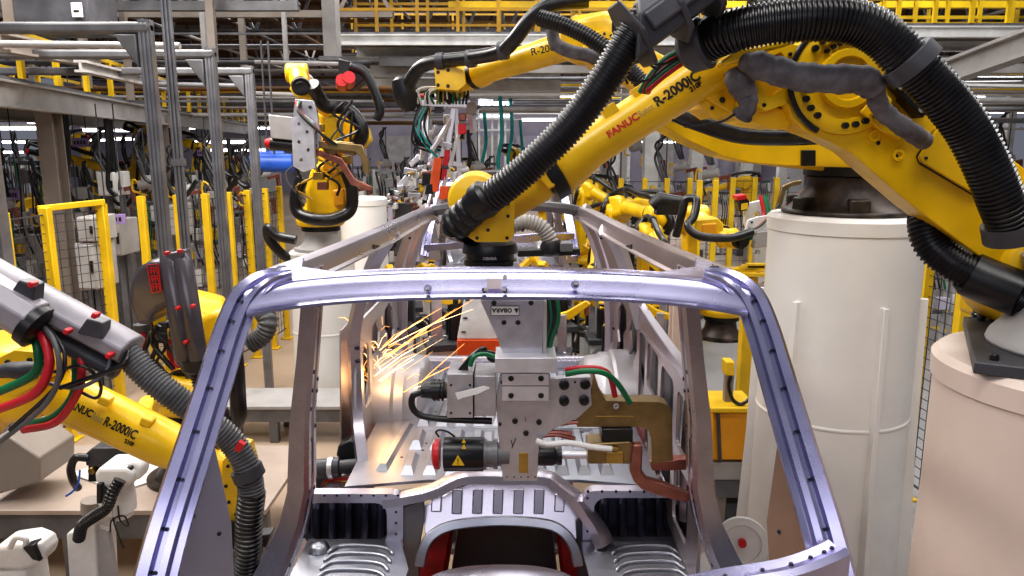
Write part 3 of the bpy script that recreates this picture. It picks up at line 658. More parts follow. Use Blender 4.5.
# base: plate, bell casting
mb = MB(); mb.box((BX, BY, ped_top + .0185), (.66, .66, .035), rz=-.5); mb.m = 1
for a in (-.28, -.18, .18, .28):
    for b in (-.28, .28): mb.bolt(V((BX, BY, ped_top + .035)) + Matrix.Rotation(-.5, 3, 'Z') @ V((a, b, 0)), (0, 0, 1), .014, .02)
mb.build('base_plate', [GRYD, BLK], rob, bev=.004)
mb = MB(); mb.lathe((BX, BY, ped_top + .035), (0, 0, 1), [(0, .29), (.03, .28), (.09, .23), (.16, .20), (.24, .21), (.28, .22)], 32); mb.build('base_casting', GRYL, rob, bev=.01, ang=45)
# dress pack hoses and shrouds
mb = MB(); mb.hose([W(*p) for p in ((664, 2, 2.12), (636, 30, 2.12), (606, 78, 2.14), (572, 124, 2.16), (530, 166, 2.18), (498, 192, 2.20), (470, 212, 2.24))], .048, .0125, .11, 20); mb.build('corrugated_hose', RUB, rob, label='long black corrugated hose along the forearm', ang=25)
mb = MB(); a, b = W(470, 212, 2.24), W(452, 228, 2.27); d = (b - a).normalized()
mb.lathe(a - d * .07, d, [(-.02, .045), (-.01, .056), (.02, .058), (.035, .050), (.05, .050), (.058, .046), (.066, .050), (.08, .050), (.088, .046), (.096, .050), (.11, .050), (.118, .046), (.126, .052), (.14, .050), (.145, .03)], 24); mb.cable([b, W(452, 230, 2.30), W(462, 234, 2.38), W(474, 232, 2.45)], .030, 14); mb.build('hose_end_boot', BLK, rob)
mb = MB(); a = W(634, 34, 2.12); b = W(760, -58, 2.16); d = (b - a).normalized()
mb.loft([[p + q for q in (V((0, -.075, -.07)), V((.0, .06, -.075)), V((0, .07, .05)), V((0, .03, .085)), V((0, -.05, .08)), V((0, -.085, .04)))] for p in (a, b)])
mb.lathe(a - d * .012, d, [(0, .075), (0, .112), (.012, .112), (.014, .08)], 6)
for t in (.25, .5, .75): mb.lathe(a + (b - a) * t, d, [(0, .07), (.004, .108), (.02, .108), (.024, .07)], 8)
mb.beam(a + V((0, -.09, .0)) + d * .03, b + V((0, -.09, 0)), .05, .02, (0, -1, 0)); mb.build('dress_pack_shroud', GRYD, rob, bev=.006)
mb = MB(); mb.hose([W(*p) for p in ((704, 42, 2.22), (732, 31, 2.16), (770, 23, 2.12), (812, 19, 2.10), (850, 21, 2.09), (880, 34, 2.08), (905, 58, 2.07), (937, 90, 2.06), (966, 126, 2.05), (988, 168, 2.04), (1003, 205, 2.04), (1014, 232, 2.06))], .060, .0125, .11, 20); mb.build('corrugated_hose', RUB, rob, label='thick black corrugated hose arching over the elbow', ang=25)
mb = MB(); a, b = W(901, 70, 2.07), W(922, 52, 2.07); p = W(911, 62, 2.07); d = (W(934, 90, 2.06) - W(890, 44, 2.08)).normalized()
mb.lathe(p - d * .02, d, [(0, .062), (0, .073), (.045, .075), (.045, .062)], 26)
for k in range(8): mb.bolt(W(914 + k * 2.6, 46 + k * 1.2, 2.06), d, .004, .02)
mb.build('hose_clamp', GRYD, rob, bev=.002)
mb = MB(); p = W(702, 44, 2.22); d = (W(732, 31, 2.16) - W(690, 48, 2.24)).normalized(); mb.lathe(p - d * .06, d, [(0, .05), (.02, .07), (.07, .075), (.08, .066)], 24); mb.build('hose_clamp', GRYD, rob)
mb = MB(); p = W(1013, 233, 2.06); mb.lathe(p - V((.01, 0, -.03)), (.35, .1, -1), [(0, .055), (.0, .075), (.05, .075), (.06, .05)], 24); mb.build('hose_clamp', GRYD, rob)
# coloured lines at the hose mouth
for m_, k in ((GRN, 0), (REDH, 1), (RUB, 2), (GRN, 3), (REDH, 4)):
    mb = MB(); mb.cable(PX([(700, 46 + k * 2, 2.24), (684, 50 + k * 3, 2.26), (664, 60 + k * 4, 2.27), (650, 76 + k * 3, 2.28), (640 + k * 2, 92, 2.31)]), .009, 8); mb.build('supply_hose', m_, rob)
for pts in ([(658, 70), (640, 60), (628, 68), (630, 80), (648, 80), (660, 66)], [(628, 84), (622, 70), (640, 62), (664, 64), (690, 50)], [(672, 120), (690, 126), (720, 122), (735, 114)]):
    mb = MB(); mb.cable(PX(pts, 2.24), .004, 6); mb.build('thin_cable', RUB, rob)
# cloth sleeve
mb = MB(); Q = cr(PX([(741, 61, 2.24), (754, 64, 2.22), (774, 70, 2.20), (800, 77, 2.17), (836, 79, 2.15), (862, 80, 2.15), (874, 88, 2.16), (877, 100, 2.18), (884, 112, 2.2), (902, 126, 2.2), (914, 134, 2.22), (924, 141, 2.26)]), 8)
n_ = len(Q); rs = [(.040 if i < n_ * .55 else .027) * (1 + .05 * math.sin(i * .8) + .035 * math.sin(i * 1.9 + 1)) * min(1, .55 + .05 * i) for i in range(n_)]
mb.tube(Q, rs, 16); mb.build('cable_sleeve', CLO, rob, label='grey cloth sleeve wrapped around the cables', ang=60)
mb = MB(); Q = cr(PX([(737, 72, 2.3), (739, 80, 2.29), (746, 94, 2.3), (748, 106, 2.3), (742, 116, 2.32)]), 6)
mb.tube(Q, [.034 + .007 * math.sin(i * .25) + .002 * math.sin(i * 1.7) for i in range(len(Q))], 14); mb.build('cable_sleeve', CLO, rob)
mb = MB(); mb.pp([(722, 61), (736, 50), (762, 45), (790, 38), (793, 44), (764, 52), (742, 61), (724, 66)], 2.22, .07); mb.build('sleeve_bracket', YEL, rob, bev=.006)
# hose from turret side, lower right
mb = MB(); mb.hose([W(*p) for p in ((936, 196, 2.50), (926, 216, 2.44), (930, 242, 2.40), (950, 262, 2.36), (976, 276, 2.32), (1006, 292, 2.26), (1040, 312, 2.2))], .056, .0125, .11, 18); mb.build('corrugated_hose', RUB, rob, label='black corrugated hose looping under the lower arm', ang=25)
mb = MB(); mb.tube(PX([(966, 272, 2.33), (970, 274, 2.33), (986, 281, 2.30), (1024, 296, 2.22)]), [.06, .072, .072, .07], 22); mb.build('hose_clamp', BLK, rob)
# pedestals ------------------------------------------------------------------
def pedestal(x, y, top, r, m, label, flare=.06, fins=True, a0=0):
    t = thing('robot_pedestal', (x, y, 0), label, 'pedestal', None)
    mb = MB(); mb.lathe((x, y, 0), (0, 0, 1), [(0, r + flare), (.05, r + flare), (top * .25, r + flare * .4), (top * .5 - .03, r + flare * .205), (top * .5 - .012, r + flare * .2), (top * .5 - .004, r + flare * .2 + .005), (top * .5 + .004, r + flare * .2 + .005), (top * .5 + .012, r + flare * .2), (top * .5 + .03, r + flare * .19), (top * .75, r), (top - .09, r), (top - .085, r + .008), (top - .02, r + .010), (top, r - .01), (top, 0)], 64); mb.build('column_body', m, t, ang=30)
    if fins:
        for k in range(6):
            a = a0 + 2 * PI * k / 6; d = V((math.cos(a), math.sin(a), 0)); n = V((-d.y, d.x, 0)) * .015
            hb = top * .80
            pr = [(r - .01, hb), (r + .035, hb), (r + .05, hb * .5), (r + .09, 0), (r - .01, 0)]
            mb = MB(); mb.prism([V((x, y, 0)) + d * q + V((0, 0, z)) - n for q, z in pr], n * 2); mb.build('gusset_fin', m, t, bev=.003)
    return t
pd = pedestal(BX, BY, ped_top, .42, WHTP, 'pinkish white round pedestal in the lower right corner under the lettered robot', .05, False)
pr_ = W(970, 423, 1.7)
mb = MB(); mb.prism([V((BX, BY, 0)) + V((math.cos(t) * .436, math.sin(t) * .436, z)) for t, z in ((3.92, 1.66), (4.05, 1.66), (4.05, 1.58), (3.92, 1.57))], (-.003, -.003, 0)); mb.build('tape_patch', BEI, pd)
p2 = W(846, 215, 3.95); pedestal(p2.x, p2.y, 2.16, .39, WHT, 'tall white finned robot pedestal behind the right windshield pillar', .02, True, math.atan2(-p2.y, -p2.x) + .54)
# ================================================================ HALL
def slab(name, x0, x1, y0, y1, z0, z1, m):
    mb = MB(); mb.box(((x0 + x1) / 2, (y0 + y1) / 2, (z0 + z1) / 2), (x1 - x0, y1 - y0, z1 - z0)); return struct(mb.build(name, m))
slab('floor', -26, 26, -7, 44, -.2, 0, CON)
slab('ceiling', -26, 26, 9, 44, 7.4, 7.5, BRN)
slab('wall_back', -26, 26, 43.5, 44, 0, 7.4, WALLM)
# ================================================================ GENERIC ROBOT
def stadium(a, b, ra, rb, lat, th, n=10):
    """outline of a link between two joint centres, extruded along lat"""
    a = V(a); b = V(b); d = (b - a).normalized(); q = V(lat).cross(d).normalized(); pts = []
    for k in range(n + 1):
        t = PI * k / n; pts.append(a - d * ra * math.sin(t) + q * ra * math.cos(t))
    for k in range(n + 1):
        t = PI * k / n; pts.append(b + d * rb * math.sin(t) - q * rb * math.cos(t))
    return [p - V(lat) * th / 2 for p in pts], V(lat) * th
AXES = {}
def robot(label, base, J2, J3, Wp, T, s=1., lat=None, group=None, hose=True, name='welding_robot', fr=.07, base_m=None, tool=None, red=False, ws=1.):
    base, J2, J3, Wp, T = V(base), V(J2), V(J3), V(Wp), V(T)
    r = thing(name, base, label, 'robot', group)
    if lat is None:
        lat = (J3 - J2).cross(Wp - J3)
        if lat.length < 1e-3: lat = V((0, 1, 0))
        lat.normalize()
        if lat.y > 0: lat = -lat
    lat = V(lat).normalized(); near = s
    mb = MB(); mb.lathe(base, (0, 0, 1), [(0, .27 * s), (.03 * s, .27 * s), (.035 * s, .22 * s), (.10 * s, .17 * s), (.17 * s, .16 * s), (.20 * s, .18 * s)], 28); mb.build('base_casting', base_m or CAST, r)
    mb = MB(); c = base + V((0, 0, .20 * s)); mb.lathe(c, (0, 0, 1), [(0, .19 * s), (.05 * s, .19 * s)], 28); mb.build('swivel_ring', BLK, r)
    c = c + V((0, 0, .05 * s)); mb = MB()
    mb.lathe(c, (0, 0, 1), [(0, .23 * s), (.06 * s, .24 * s), (.12 * s, .20 * s), (.14 * s, .15 * s)], 28)
    f = V((J2.x - c.x, J2.y - c.y, 0))
    mid = c + V((0, 0, .12 * s)); pts, off = stadium(mid - lat * 0 - f * .1, J2, .17 * s, .13 * s, lat, .26 * s); mb.prism(pts, off)
    mb.lathe(J2 - lat * .19 * s, lat, [(0, .09 * s), (.01 * s, .12 * s), (.33 * s, .12 * s), (.34 * s, .10 * s)], 24)
    mb.build('turret', YEL, r, bev=.014 * s)
    mb = MB(); mb.cyl(mid - f * .6 - lat * .1 * s + V((0, 0, .05 * s)), mid - f * .6 - lat * .1 * s + V((0, 0, .25 * s)), .065 * s, n=16); mb.m = 1
    mb.cyl(mid - f * .6 - lat * .1 * s + V((0, 0, .25 * s)), mid - f * .6 - lat * .1 * s + V((0, 0, .29 * s)), .05 * s, n=16); mb.build('axis_motor', [BLK, RED], r, bev=.005)
    mb = MB(); pts, off = stadium(J2, J3, .13 * s, .105 * s, lat, .11 * s); pts = [p + lat * .08 * s for p in pts]; mb.prism(pts, off)
    mb.lathe(J3 - lat * .12 * s, lat, [(0, .07 * s), (.01 * s, .095 * s), (.27 * s, .095 * s), (.28 * s, .08 * s)], 24); mb.build('lower_arm', YEL, r, bev=.016 * s)
    mb = MB(); p = J3 + lat * .165 * s
    mb.lathe(p, lat, [(0, .088 * s), (.012 * s, .085 * s), (.014 * s, .05 * s), (.0, .045 * s)], 24); mb.m = 1
    x, y, _ = basis(lat)
    for k in range(12): mb.bolt(p + (x * math.cos(k * PI / 6) + y * math.sin(k * PI / 6)) * .068 * s + lat * .012 * s, lat, .008 * s, .008 * s, 6)
    mb.build('joint_cover', [YEL, BLK], r)
    ax = (Wp - J3); L_ = ax.length; ax.normalize(); up = lat.cross(ax).normalized(); up = up if up.z > 0 else -up
    E0 = J3 + up * .07 * s - ax * .16 * s
    mb = MB(); k0 = fr / .07
    q = up.cross(ax)
    def sec(t, w, h): return [E0 + ax * t + q * a * w + up * b * h for a, b in ((-1, -.7), (-.7, -1), (.7, -1), (1, -.7), (1, .7), (.7, 1), (-.7, 1), (-1, .7))]
    mb.loft([sec(0, .09 * s, .08 * s), sec(.05 * s, .125 * s, .12 * s), sec(.26 * s, .125 * s, .13 * s), sec(.36 * s, .085 * s, .085 * s)]); mb.build('elbow_casing', YEL, r, bev=.015 * s)
    mb = MB()
    for a in (-.06, .06):
        mb.cyl(E0 + q * a * s, E0 + q * a * s - ax * .14 * s, .042 * s, n=14)
    mb.beam(E0 + q * -.1 * s - ax * .01 * s, E0 + q * .1 * s - ax * .01 * s, .05 * s, .1 * s); mb.m = 1
    for a in (-.06, .06): mb.cyl(E0 + q * a * s - ax * .14 * s, E0 + q * a * s - ax * .17 * s, .036 * s, n=14)
    mb.build('wrist_motor', [BLK, RED if red else BLK], r, bev=.004)
    E1 = E0 + ax * .34 * s; AXES[label] = (E1, (Wp - E1).normalized(), (Wp - E1).length, s, k0); lf = (Wp - E1).length; axf = (Wp - E1).normalized()
    mb = MB(); mb.lathe(E1, axf, [(0, .085 * s), (lf * .12, .075 * s * k0), (lf * .75, .068 * s * k0), (lf * .85, .072 * s), (lf * .92, .084 * s), (lf * .99, .086 * s), (lf, .078 * s)], 28); fo = mb.build('forearm', YEL, r, ang=45)
    mb = MB(); mb.lathe(Wp, axf, [(-.003, .085 * s), (.03 * s, .088 * s), (.034 * s, .07 * s)], 28); mb.build('seal_ring', BLK, r)
    d2 = (T - Wp).normalized(); lt = (T - Wp).length
    mb = MB(); kn = Wp + axf * min(.16 * s, lt * .55)
    mb.lathe(Wp + axf * .03 * s, axf, [(0, .07 * s), (.02 * s, .072 * s), ((kn - Wp).length, .065 * s)], 22)
    wl = lat if abs(d2.dot(axf)) < .98 else lat
    mb.lathe(kn - wl * .10 * s * ws, wl, [(0, .05 * s * ws), (.015 * s, .085 * s * ws), (.185 * s * ws, .085 * s * ws), (.2 * s * ws, .06 * s * ws)], 24)
    mb.lathe(kn, T - kn, [(0, .08 * s * ws), ((T - kn).length * .8, .085 * s * ws), ((T - kn).length, .07 * s * ws)], 20)
    mb.build('wrist_block', YEL, r, bev=.012 * s)
    mb = MB(); mb.lathe(T - d2 * .01, (T - kn), [(0, .075 * s), (.03 * s, .08 * s), (.06 * s, .08 * s), (.062 * s, .06 * s), (.09 * s, .06 * s)], 22); mb.build('tool_flange', BLK, r)
    if hose:
        b0 = E0 - ax * .1 * s + up * .14 * s; hp = [b0 - ax * .1 * s - V((0, 0, .16 * s)), b0, E0 + ax * .30 * s + up * .20 * s, (E1 + Wp) / 2 + up * .17 * s, Wp + up * .15 * s + ax * .06 * s, T + ax * .10 * s + up * .02 * s, T + ax * .05 * s - up * .12 * s]
        mb = MB(); mb.tube(resample(cr(hp, 8), .035 * s), .034 * s, 12); ho = mb.build('dress_hose', RUB, r)
        mb = MB(); mb.lathe(E0 + ax * .30 * s + up * .20 * s - ax * .02 * s, ax, [(0, .036 * s), (0, .045 * s), (.035 * s, .045 * s), (.035 * s, .036 * s)], 16); mb.beam(E0 + ax * .30 * s + up * .11 * s, E0 + ax * .30 * s + up * .17 * s, .03 * s); mb.build('hose_clamp', GRYD, r)
        mb = MB(); hp = [J2 + lat * .16 * s - V((0, 0, .1 * s)), J2 + lat * .2 * s + (J3 - J2) * .3, J3 + lat * .2 * s - (J3 - J2) * .15, J3 + lat * .16 * s + V((0, 0, .1 * s)), b0 - ax * .05 * s]
        mb.cable(hp, .026 * s, 10); mb.build('arm_cable', RUB, r)
    return r, fo
def fk(base, yaw, a2, a3, s=1., tool_down=True):
    """joint points of a robot at base facing yaw; a2 = lean of lower arm from vertical, a3 = pitch of the forearm"""
    f = V((math.cos(yaw), math.sin(yaw), 0)); u = V((0, 0, 1)); b = V(base)
    J2 = b + u * .42 * s + f * .18 * s
    J3 = J2 + (f * math.sin(a2) + u * math.cos(a2)) * .72 * s
    A = f * math.cos(a3) + u * math.sin(a3)
    Wp = J3 + A * .85 * s + u * .05 * s
    T = Wp + A * .14 * s + (-u if tool_down else A) * .17 * s
    return b, J2, J3, Wp, T
# ================================================================ SMALL WELD GUN for the other robots
def weld_gun(T, d, lat, s, label, group=None, m=ALU, arms=True):
    """C-frame spot gun from point T, body running along d, throat opening along lat"""
    T = V(T); d = V(d).normalized(); l = V(lat).normalized(); n = d.cross(l)
    g = thing('spot_welding_gun', T, label, 'welding gun', group)
    P = lambda a, b, c=0: T + d * a * s + l * b * s + n * c * s
    mb = MB(); mb.prism([P(.0, -.07, -.02), P(.0, .07, -.02), P(.10, .09, -.02), P(.34, .10, -.02), P(.40, .03, -.02), P(.38, -.08, -.02), P(.12, -.10, -.02)], n * .04 * s); mb.m = 1
    for a, b in ((.05, -.04), (.05, .04), (.18, 0), (.24, .06), (.3, -.03), (.34, .05)): mb.bolt(P(a, b, -.02), -n, .016 * s, .012 * s); mb.bolt(P(a, b, .02), n, .016 * s, .012 * s)
    mb.build('gun_body_plate', [m, BLK], g, bev=.004 * s)
    mb = MB(); mb.prism([P(.14, -.09, -.07), P(.32, -.09, -.07), P(.32, -.28, -.07), P(.14, -.28, -.07)], n * .14 * s); mb.build('transformer', GRYL, g, bev=.008 * s)
    mb = MB(); mb.cyl(P(.36, -.02), P(.36, -.30), .05 * s, n=16); mb.m = 1; mb.cyl(P(.36, -.30), P(.36, -.345), .045 * s, .03 * s, n=16); mb.build('servo_motor', [BLK, RED], g)
    if arms:
        mb = MB(); mb.prism([P(.30, .08, -.025), P(.30, .42, -.025), P(.42, .46, -.025), P(.52, .46, -.025), P(.52, .41, -.025), P(.40, .40, -.025), P(.36, .36, -.025), P(.36, .08, -.025)], n * .05 * s); mb.build('upper_gun_arm', GLD, g, bev=.006 * s)
        mb = MB(); mb.prism([P(.40, .0, -.02), P(.47, .22, -.02), P(.62, .30, -.02), P(.66, .46, -.02), P(.62, .47, -.02), P(.575, .34, -.02), P(.42, .25, -.02), P(.36, .02, -.02)], n * .04 * s); mb.build('lower_electrode_arm', COP, g, bev=.005 * s)
    for k, m_ in enumerate((REDH, GRN, RUB)):
        mb = MB(); mb.cable([P(.02, -.06 + .02 * k, .05), P(.10, -.02, .10 + .02 * k), P(.22, .1, .08 + .02 * k), P(.32, .16 + .03 * k, .03)], .010 * s, 8); mb.build('cooling_hose', m_, g)
    return g

# ---- robot behind, standing on the white finned pedestal
bj = V((p2.x, p2.y, 2.16))
r2, f2 = robot('yellow robot on the finned white pedestal, its arm passing behind the lettered robot', bj, W(768, 140, 3.95), W(600, 52, 4.15), W(478, 74, 4.75), W(450, 92, 4.85), 1.0, lat=(0, -1, 0), hose=False, fr=.075)
mb = MB(); mb.pp([(640, 98), (668, 98), (704, 114), (744, 120), (800, 128), (880, 132), (906, 150), (900, 166), (862, 168), (790, 166), (752, 163), (722, 156), (690, 141), (660, 124), (644, 110)], 3.72, .34); mb.m = 1; mb.pp([(802, 150), (816, 150), (816, 166), (802, 166)], 3.70, .03); mb.pp([(840, 154), (857, 154), (857, 156), (840, 156)], 3.715, .01); mb.build('turret_housing', [YEL, BLK], r2, bev=.03, segs=3)
mb = MB(); mb.lathe(bj + V((0, 0, 0)), (0, 0, 1), [(0, .33), (.025, .33), (.03, .30), (.06, .27), (.12, .22), (.17, .21), (.2, .215)], 36)
for k in range(6): a = k * PI / 3 + .3; mb.box(bj + V((.26 * math.cos(a), .26 * math.sin(a), .05)), (.1, .1, .08), rz=a)
mb.build('base_skirt', CAST, r2, bev=.01, ang=45)
mb = MB(); mb.lathe(bj + V((0, 0, .2)), (0, 0, 1), [(0, .23), (.07, .23)], 36); mb.build('bearing_ring', BLK, r2)
mb = MB(); mb.cable(PX([(676, 112, 3.5), (700, 122, 3.48), (740, 134, 3.5), (790, 136, 3.52), (842, 134, 3.54), (858, 140, 3.6)]), .045, 14); mb.build('dress_hose', RUB, r2)
mb = MB(); mb.hose([W(*p) for p in ((540, 18, 3.9), (560, 24, 3.85), (590, 38, 3.8), (622, 62, 3.75), (650, 90, 3.7), (690, 120, 3.5))], .042, .016, .12, 14); mb.build('corrugated_hose', RUB, r2)
mb = MB(); mb.cable([W(*p) for p in ((588, 0, 4.2), (552, 4, 4.2), (530, 20, 4.25), (514, 40, 4.3), (500, 52, 4.4), (470, 58, 4.55), (436, 62, 4.65), (420, 68, 4.7), (410, 82, 4.75), (408, 92, 4.8))], .042, 14)
mb.build('dress_hose', RUB, r2)
for x, y, Y in ((502, 50, 4.38), (470, 58, 4.55), (440, 61, 4.63)):
    mb = MB(); mb.lathe(W(x, y, Y) + V((.03, 0, 0)), (-1, .3, -.1), [(0, .04), (0, .052), (.05, .052), (.05, .04)], 18); mb.build('hose_clamp', GRYD, r2)
mb = MB(); mb.lathe(W(404, 86, 4.8), (.2, 0, -1), [(-.06, .04), (-.04, .07), (.06, .085), (.12, .06), (.16, .03)], 16); mb.build('hose_end_boot', BLK, r2)
for m_, k in ((REDH, 0), (GRN, 1), (RUB, 2)):
    mb = MB(); mb.cable(PX([(402 + k * 4, 92, 4.8), (398 + k * 5, 98, 4.8), (404 + k * 6, 100 + k * 2, 4.8), (424, 96 + k * 3, 4.85)]), .014, 8); mb.build('supply_hose', m_, r2)
mb = MB(); mb.tube(cr(PX([(552, 30, 4.0), (556, 44, 3.98), (572, 52, 3.95), (590, 56, 3.92), (610, 66, 3.92), (624, 80, 3.9)]), 6), .034, 12); mb.build('cable_sleeve', CLO, r2)
Ef = W(560, 52, 4.2); mb = MB()
uu = lambda u, v: W(531, 57.5, 4.28) + V((u * .97, -.0, u * .20)) + V((0, -.085, 0)) + V((-.2 * v, 0, .97 * v))
lettering('R-2000iC', .055, uu, mb, bold=.001); lb = mb.build('black_lettering', INKK, f2)
# hanging fixture tool carried by it
t = thing('framed_welding_tool', W(440, 110, 4.85), 'pale aluminium frame tool with many cables hanging behind the car roof, under the upper robot', 'welding tool')
mb = MB(); mb.pp([(420, 100), (470, 100), (470, 108), (420, 106)], 4.80, .16); mb.m = 1
for k in range(7): mb.bolt(W(425 + k * 7, 98, 4.86), (0, 0, 1), .018, .03)
mb.build('manifold_plate', [ALUW, BLK], t, bev=.006)
for a, b, w_ in (((426, 106), (426, 140), .035), ((454, 108), (448, 146), .035), ((456, 106), (460, 190), .03), ((424, 140), (452, 146), .03), ((452, 118), (432, 150), .025), ((440, 150), (424, 200), .03), ((460, 130), (438, 205), .025), ((428, 160), (462, 165), .03), ((446, 120), (472, 122), .03), ((470, 112), (474, 132), .04)):
    mb = MB(); mb.beam(W(*a, 4.85), W(*b, 4.85 + rnd.uniform(-.1, .1)), w_); mb.build('frame_bar', ALUW, t, bev=.003)
mb = MB(); mb.pp([(434, 158), (442, 158), (438, 192), (429, 192)], 4.8, .05); mb.build('copper_plate', RDO, t, bev=.004)
mb = MB(); mb.pp([(444, 150), (450, 150), (446, 180), (441, 180)], 4.82, .04); mb.build('red_valve', RED, t)
mb = MB(); mb.pp([(458, 124), (466, 124), (466, 134), (458, 134)], 4.80, .05); mb.build('red_valve', RED, t, bev=.004)
mb = MB(); mb.pp([(466, 102), (476, 102), (476, 114), (466, 114)], 4.80, .06); mb.build('connector_block', BEI, t, bev=.004)
for k in range(16):
    x = 418 + k * 3.2; mb = MB(); mb.cable(PX([(x, 104, 4.8), (x + rnd.uniform(-6, 6), 92 - rnd.uniform(0, 4), 4.76), (445 + rnd.uniform(-12, 12), 88, 4.8)]), .007, 6); mb.build('cable', rnd.choice([WIRE, RUB, GRN, BRASS, RUB, WIRE]), t)
for k in range(8):
    x = rnd.uniform(414, 430); mb = MB(); mb.cable(PX([(x, 104, 4.82), (x - rnd.uniform(2, 10), 125, 4.78), (x - rnd.uniform(-4, 6), 144, 4.78), (x + 12, 148 + rnd.uniform(-4, 10), 4.82)]), .007, 6); mb.build('cable', rnd.choice([RUB, RUB, TEAL, GRC, WIRE]), t)

rt = random.Random(4)
for k in range(34):
    y = rt.uniform(106, 204); x = 441 + rt.uniform(-17, 20) - (y - 106) * .06; s1 = rt.uniform(4, 10); s2 = rt.uniform(3, 14)
    mb = MB(); mb.pp([(x, y), (x + s1, y - rt.uniform(-1, 1)), (x + s1 + rt.uniform(-2, 1), y + s2), (x - rt.uniform(0, 2), y + s2)], 4.78 + rt.uniform(0, .2), .06); mb.build('tool_block', rt.choice([ALUW, WHC, GRYD, BLK, COP, ALU, BRASS, GRYD, RDO, BLK, COP]), t, bev=.004)
for k in range(10):
    a_ = (rt.uniform(422, 446), rt.uniform(106, 170)); b_ = (a_[0] + rt.uniform(-12, 14), a_[1] + rt.uniform(16, 40)); mb = MB(); mb.beam(W(*a_, 4.82 + rt.uniform(0, .15)), W(*b_, 4.82 + rt.uniform(0, .15)), rt.uniform(.014, .03)); mb.build('frame_bar', rt.choice([ALUW, ALU, WHC, BLK]), t, bev=.003)
mb = MB(); mb.pp([(434, 68), (448, 64), (464, 70), (466, 84), (458, 91), (436, 89)], 4.62, .2); mb.m = 1
for x, y in ((438, 72), (438, 85), (448, 86), (448, 70)): mb.bolt(W(x, y, 4.62), (0, -1, 0), .012, .01)
mb.build('wrist_housing', [YEL, BLK], r2, bev=.02)
p_ = W(402, 204, 5.6); t2 = thing('tilted_gripper', (p_.x, 5.6, 0), 'pale gripper with crossed bars and cables between the white pedestal and the hanging frame tool', 'gripper')
mb = MB(); mb.beam((p_.x, 5.7, 0), (p_.x, 5.7, p_.z), .12); mb.build('stand_post', GRYD, t2)
for k in range(46):
    x = rt.uniform(384, 428); y = 205 - rt.uniform(0, 46) * (.3 + (x - 384) / 44); s1 = rt.uniform(2.5, 7); s2 = rt.uniform(2, 6)
    mb = MB()
    if k % 3: mb.pp([(x, y), (x + s1, y - rt.uniform(0, 2)), (x + s1, y + s2), (x, y + s2)], 5.5 + rt.uniform(0, .3), .08); mb.build('gripper_block', rt.choice([ALUW, WHC, GRYD, BLK, COP, ALU, BRASS, YEL]), t2, bev=.004)
    else: mb.beam(W(x, y, 5.6), W(x + rt.uniform(4, 14), y - rt.uniform(-4, 12), 5.6), rt.uniform(.02, .05)); mb.build('gripper_bar', rt.choice([ALUW, ALU, WHC]), t2, bev=.004)
# ---- robot facing the camera on the far-left pedestal
def ppx(x, y, Y, top_r, label, m=WHT, fins=False):
    c = W(x, y, Y); pedestal(c.x, c.y, c.z, top_r, m, label, .03, fins); return c
ca = ppx(322, 250, 7.0, .30, 'white pedestal under the robot seen through the door opening')
cb_ = ppx(363, 197, 8.4, .26, 'taller white pedestal beside the robot seen through the door opening')
r3, f3 = robot('yellow robot standing upright on a white pedestal behind the roof rail', ca, W(330, 196, 6.9), W(336, 128, 7.0), W(306, 84, 6.6), W(300, 84, 6.3), .95, lat=(-1, -.2, 0), hose=False, base_m=GRYL)
mb = MB(); mb.pp([(310, 168), (326, 158), (340, 166), (350, 186), (352, 212), (330, 218), (306, 216), (304, 190)], 6.72, .3); mb.build('arm_casting', YEL, r3, bev=.05, segs=3)
mb = MB(); mb.pp([(330, 112), (352, 108), (356, 136), (346, 152), (330, 150)], 6.75, .25); mb.build('upper_casting', YEL, r3, bev=.03, segs=3)
mb = MB(); mb.pp([(352, 128), (366, 126), (370, 140), (362, 150), (350, 148)], 6.6, .18); mb.pp([(322, 118), (334, 112), (340, 128), (336, 150), (324, 152)], 6.5, .15); mb.build('side_casting', YEL, r3, bev=.025, segs=3)
mb = MB(); mb.pp([(300, 80), (316, 84), (316, 100), (296, 98), (288, 88)], 6.35, .2); mb.build('wrist_housing', YEL, r3, bev=.02)
for pts, r_ in (([(312, 84, 6.3), (318, 96, 6.4), (326, 106, 6.45), (344, 108, 6.5), (358, 120, 6.5), (362, 134, 6.5), (356, 146, 6.55)], .06), ([(302, 178, 6.6), (296, 196, 6.6), (298, 212, 6.6), (314, 219, 6.55), (334, 219, 6.55), (350, 210, 6.6), (352, 190, 6.6), (346, 172, 6.6)], .055), ([(296, 240, 6.7), (278, 236, 6.7), (268, 228, 6.7), (270, 240, 6.75), (282, 254, 6.8), (294, 262, 6.9)], .045)):
    mb = MB(); mb.cable([W(*p) for p in pts], r_, 12); mb.build('dress_hose', RUB, r3)
mb = MB(); mb.pp([(338, 58), (362, 64), (366, 78), (352, 90), (338, 78)], 6.5, .2); mb.cable(PX([(350, 66), (364, 72), (374, 90), (380, 110), (376, 120)], 6.5), .04, 10); mb.build('hose_end_boot', BLK, r3, bev=.02)
for x in (342, 349):
    mb = MB(); mb.cyl(W(x, 86 - (x - 342) * .4, 6.4), W(x, 80 - (x - 342) * .4, 6.0 + .2), .05, n=16); mb.build('axis_motor', RED, r3)
mb = MB(); mb.pp([(324, 150), (340, 148), (344, 172), (336, 176), (322, 170)], 6.62, .2); mb.pp([(332, 190), (344, 188), (346, 206), (334, 208)], 6.64, .1); mb.build('arm_rib', ORG, r3, bev=.02)
for k in range(14):
    x, y = rnd.uniform(296, 360), rnd.uniform(96, 170); mb = MB(); mb.cable(PX([(x, y), (x + rnd.uniform(-14, 14), y + 12), (x + rnd.uniform(-16, 16), y + 26), (x + rnd.uniform(-8, 8), y + 38)], 6.4), rnd.choice([.008, .012]), 6); mb.build('thin_cable', rnd.choice([RUB, RUB, GRC, BRASS, RUB]), r3)
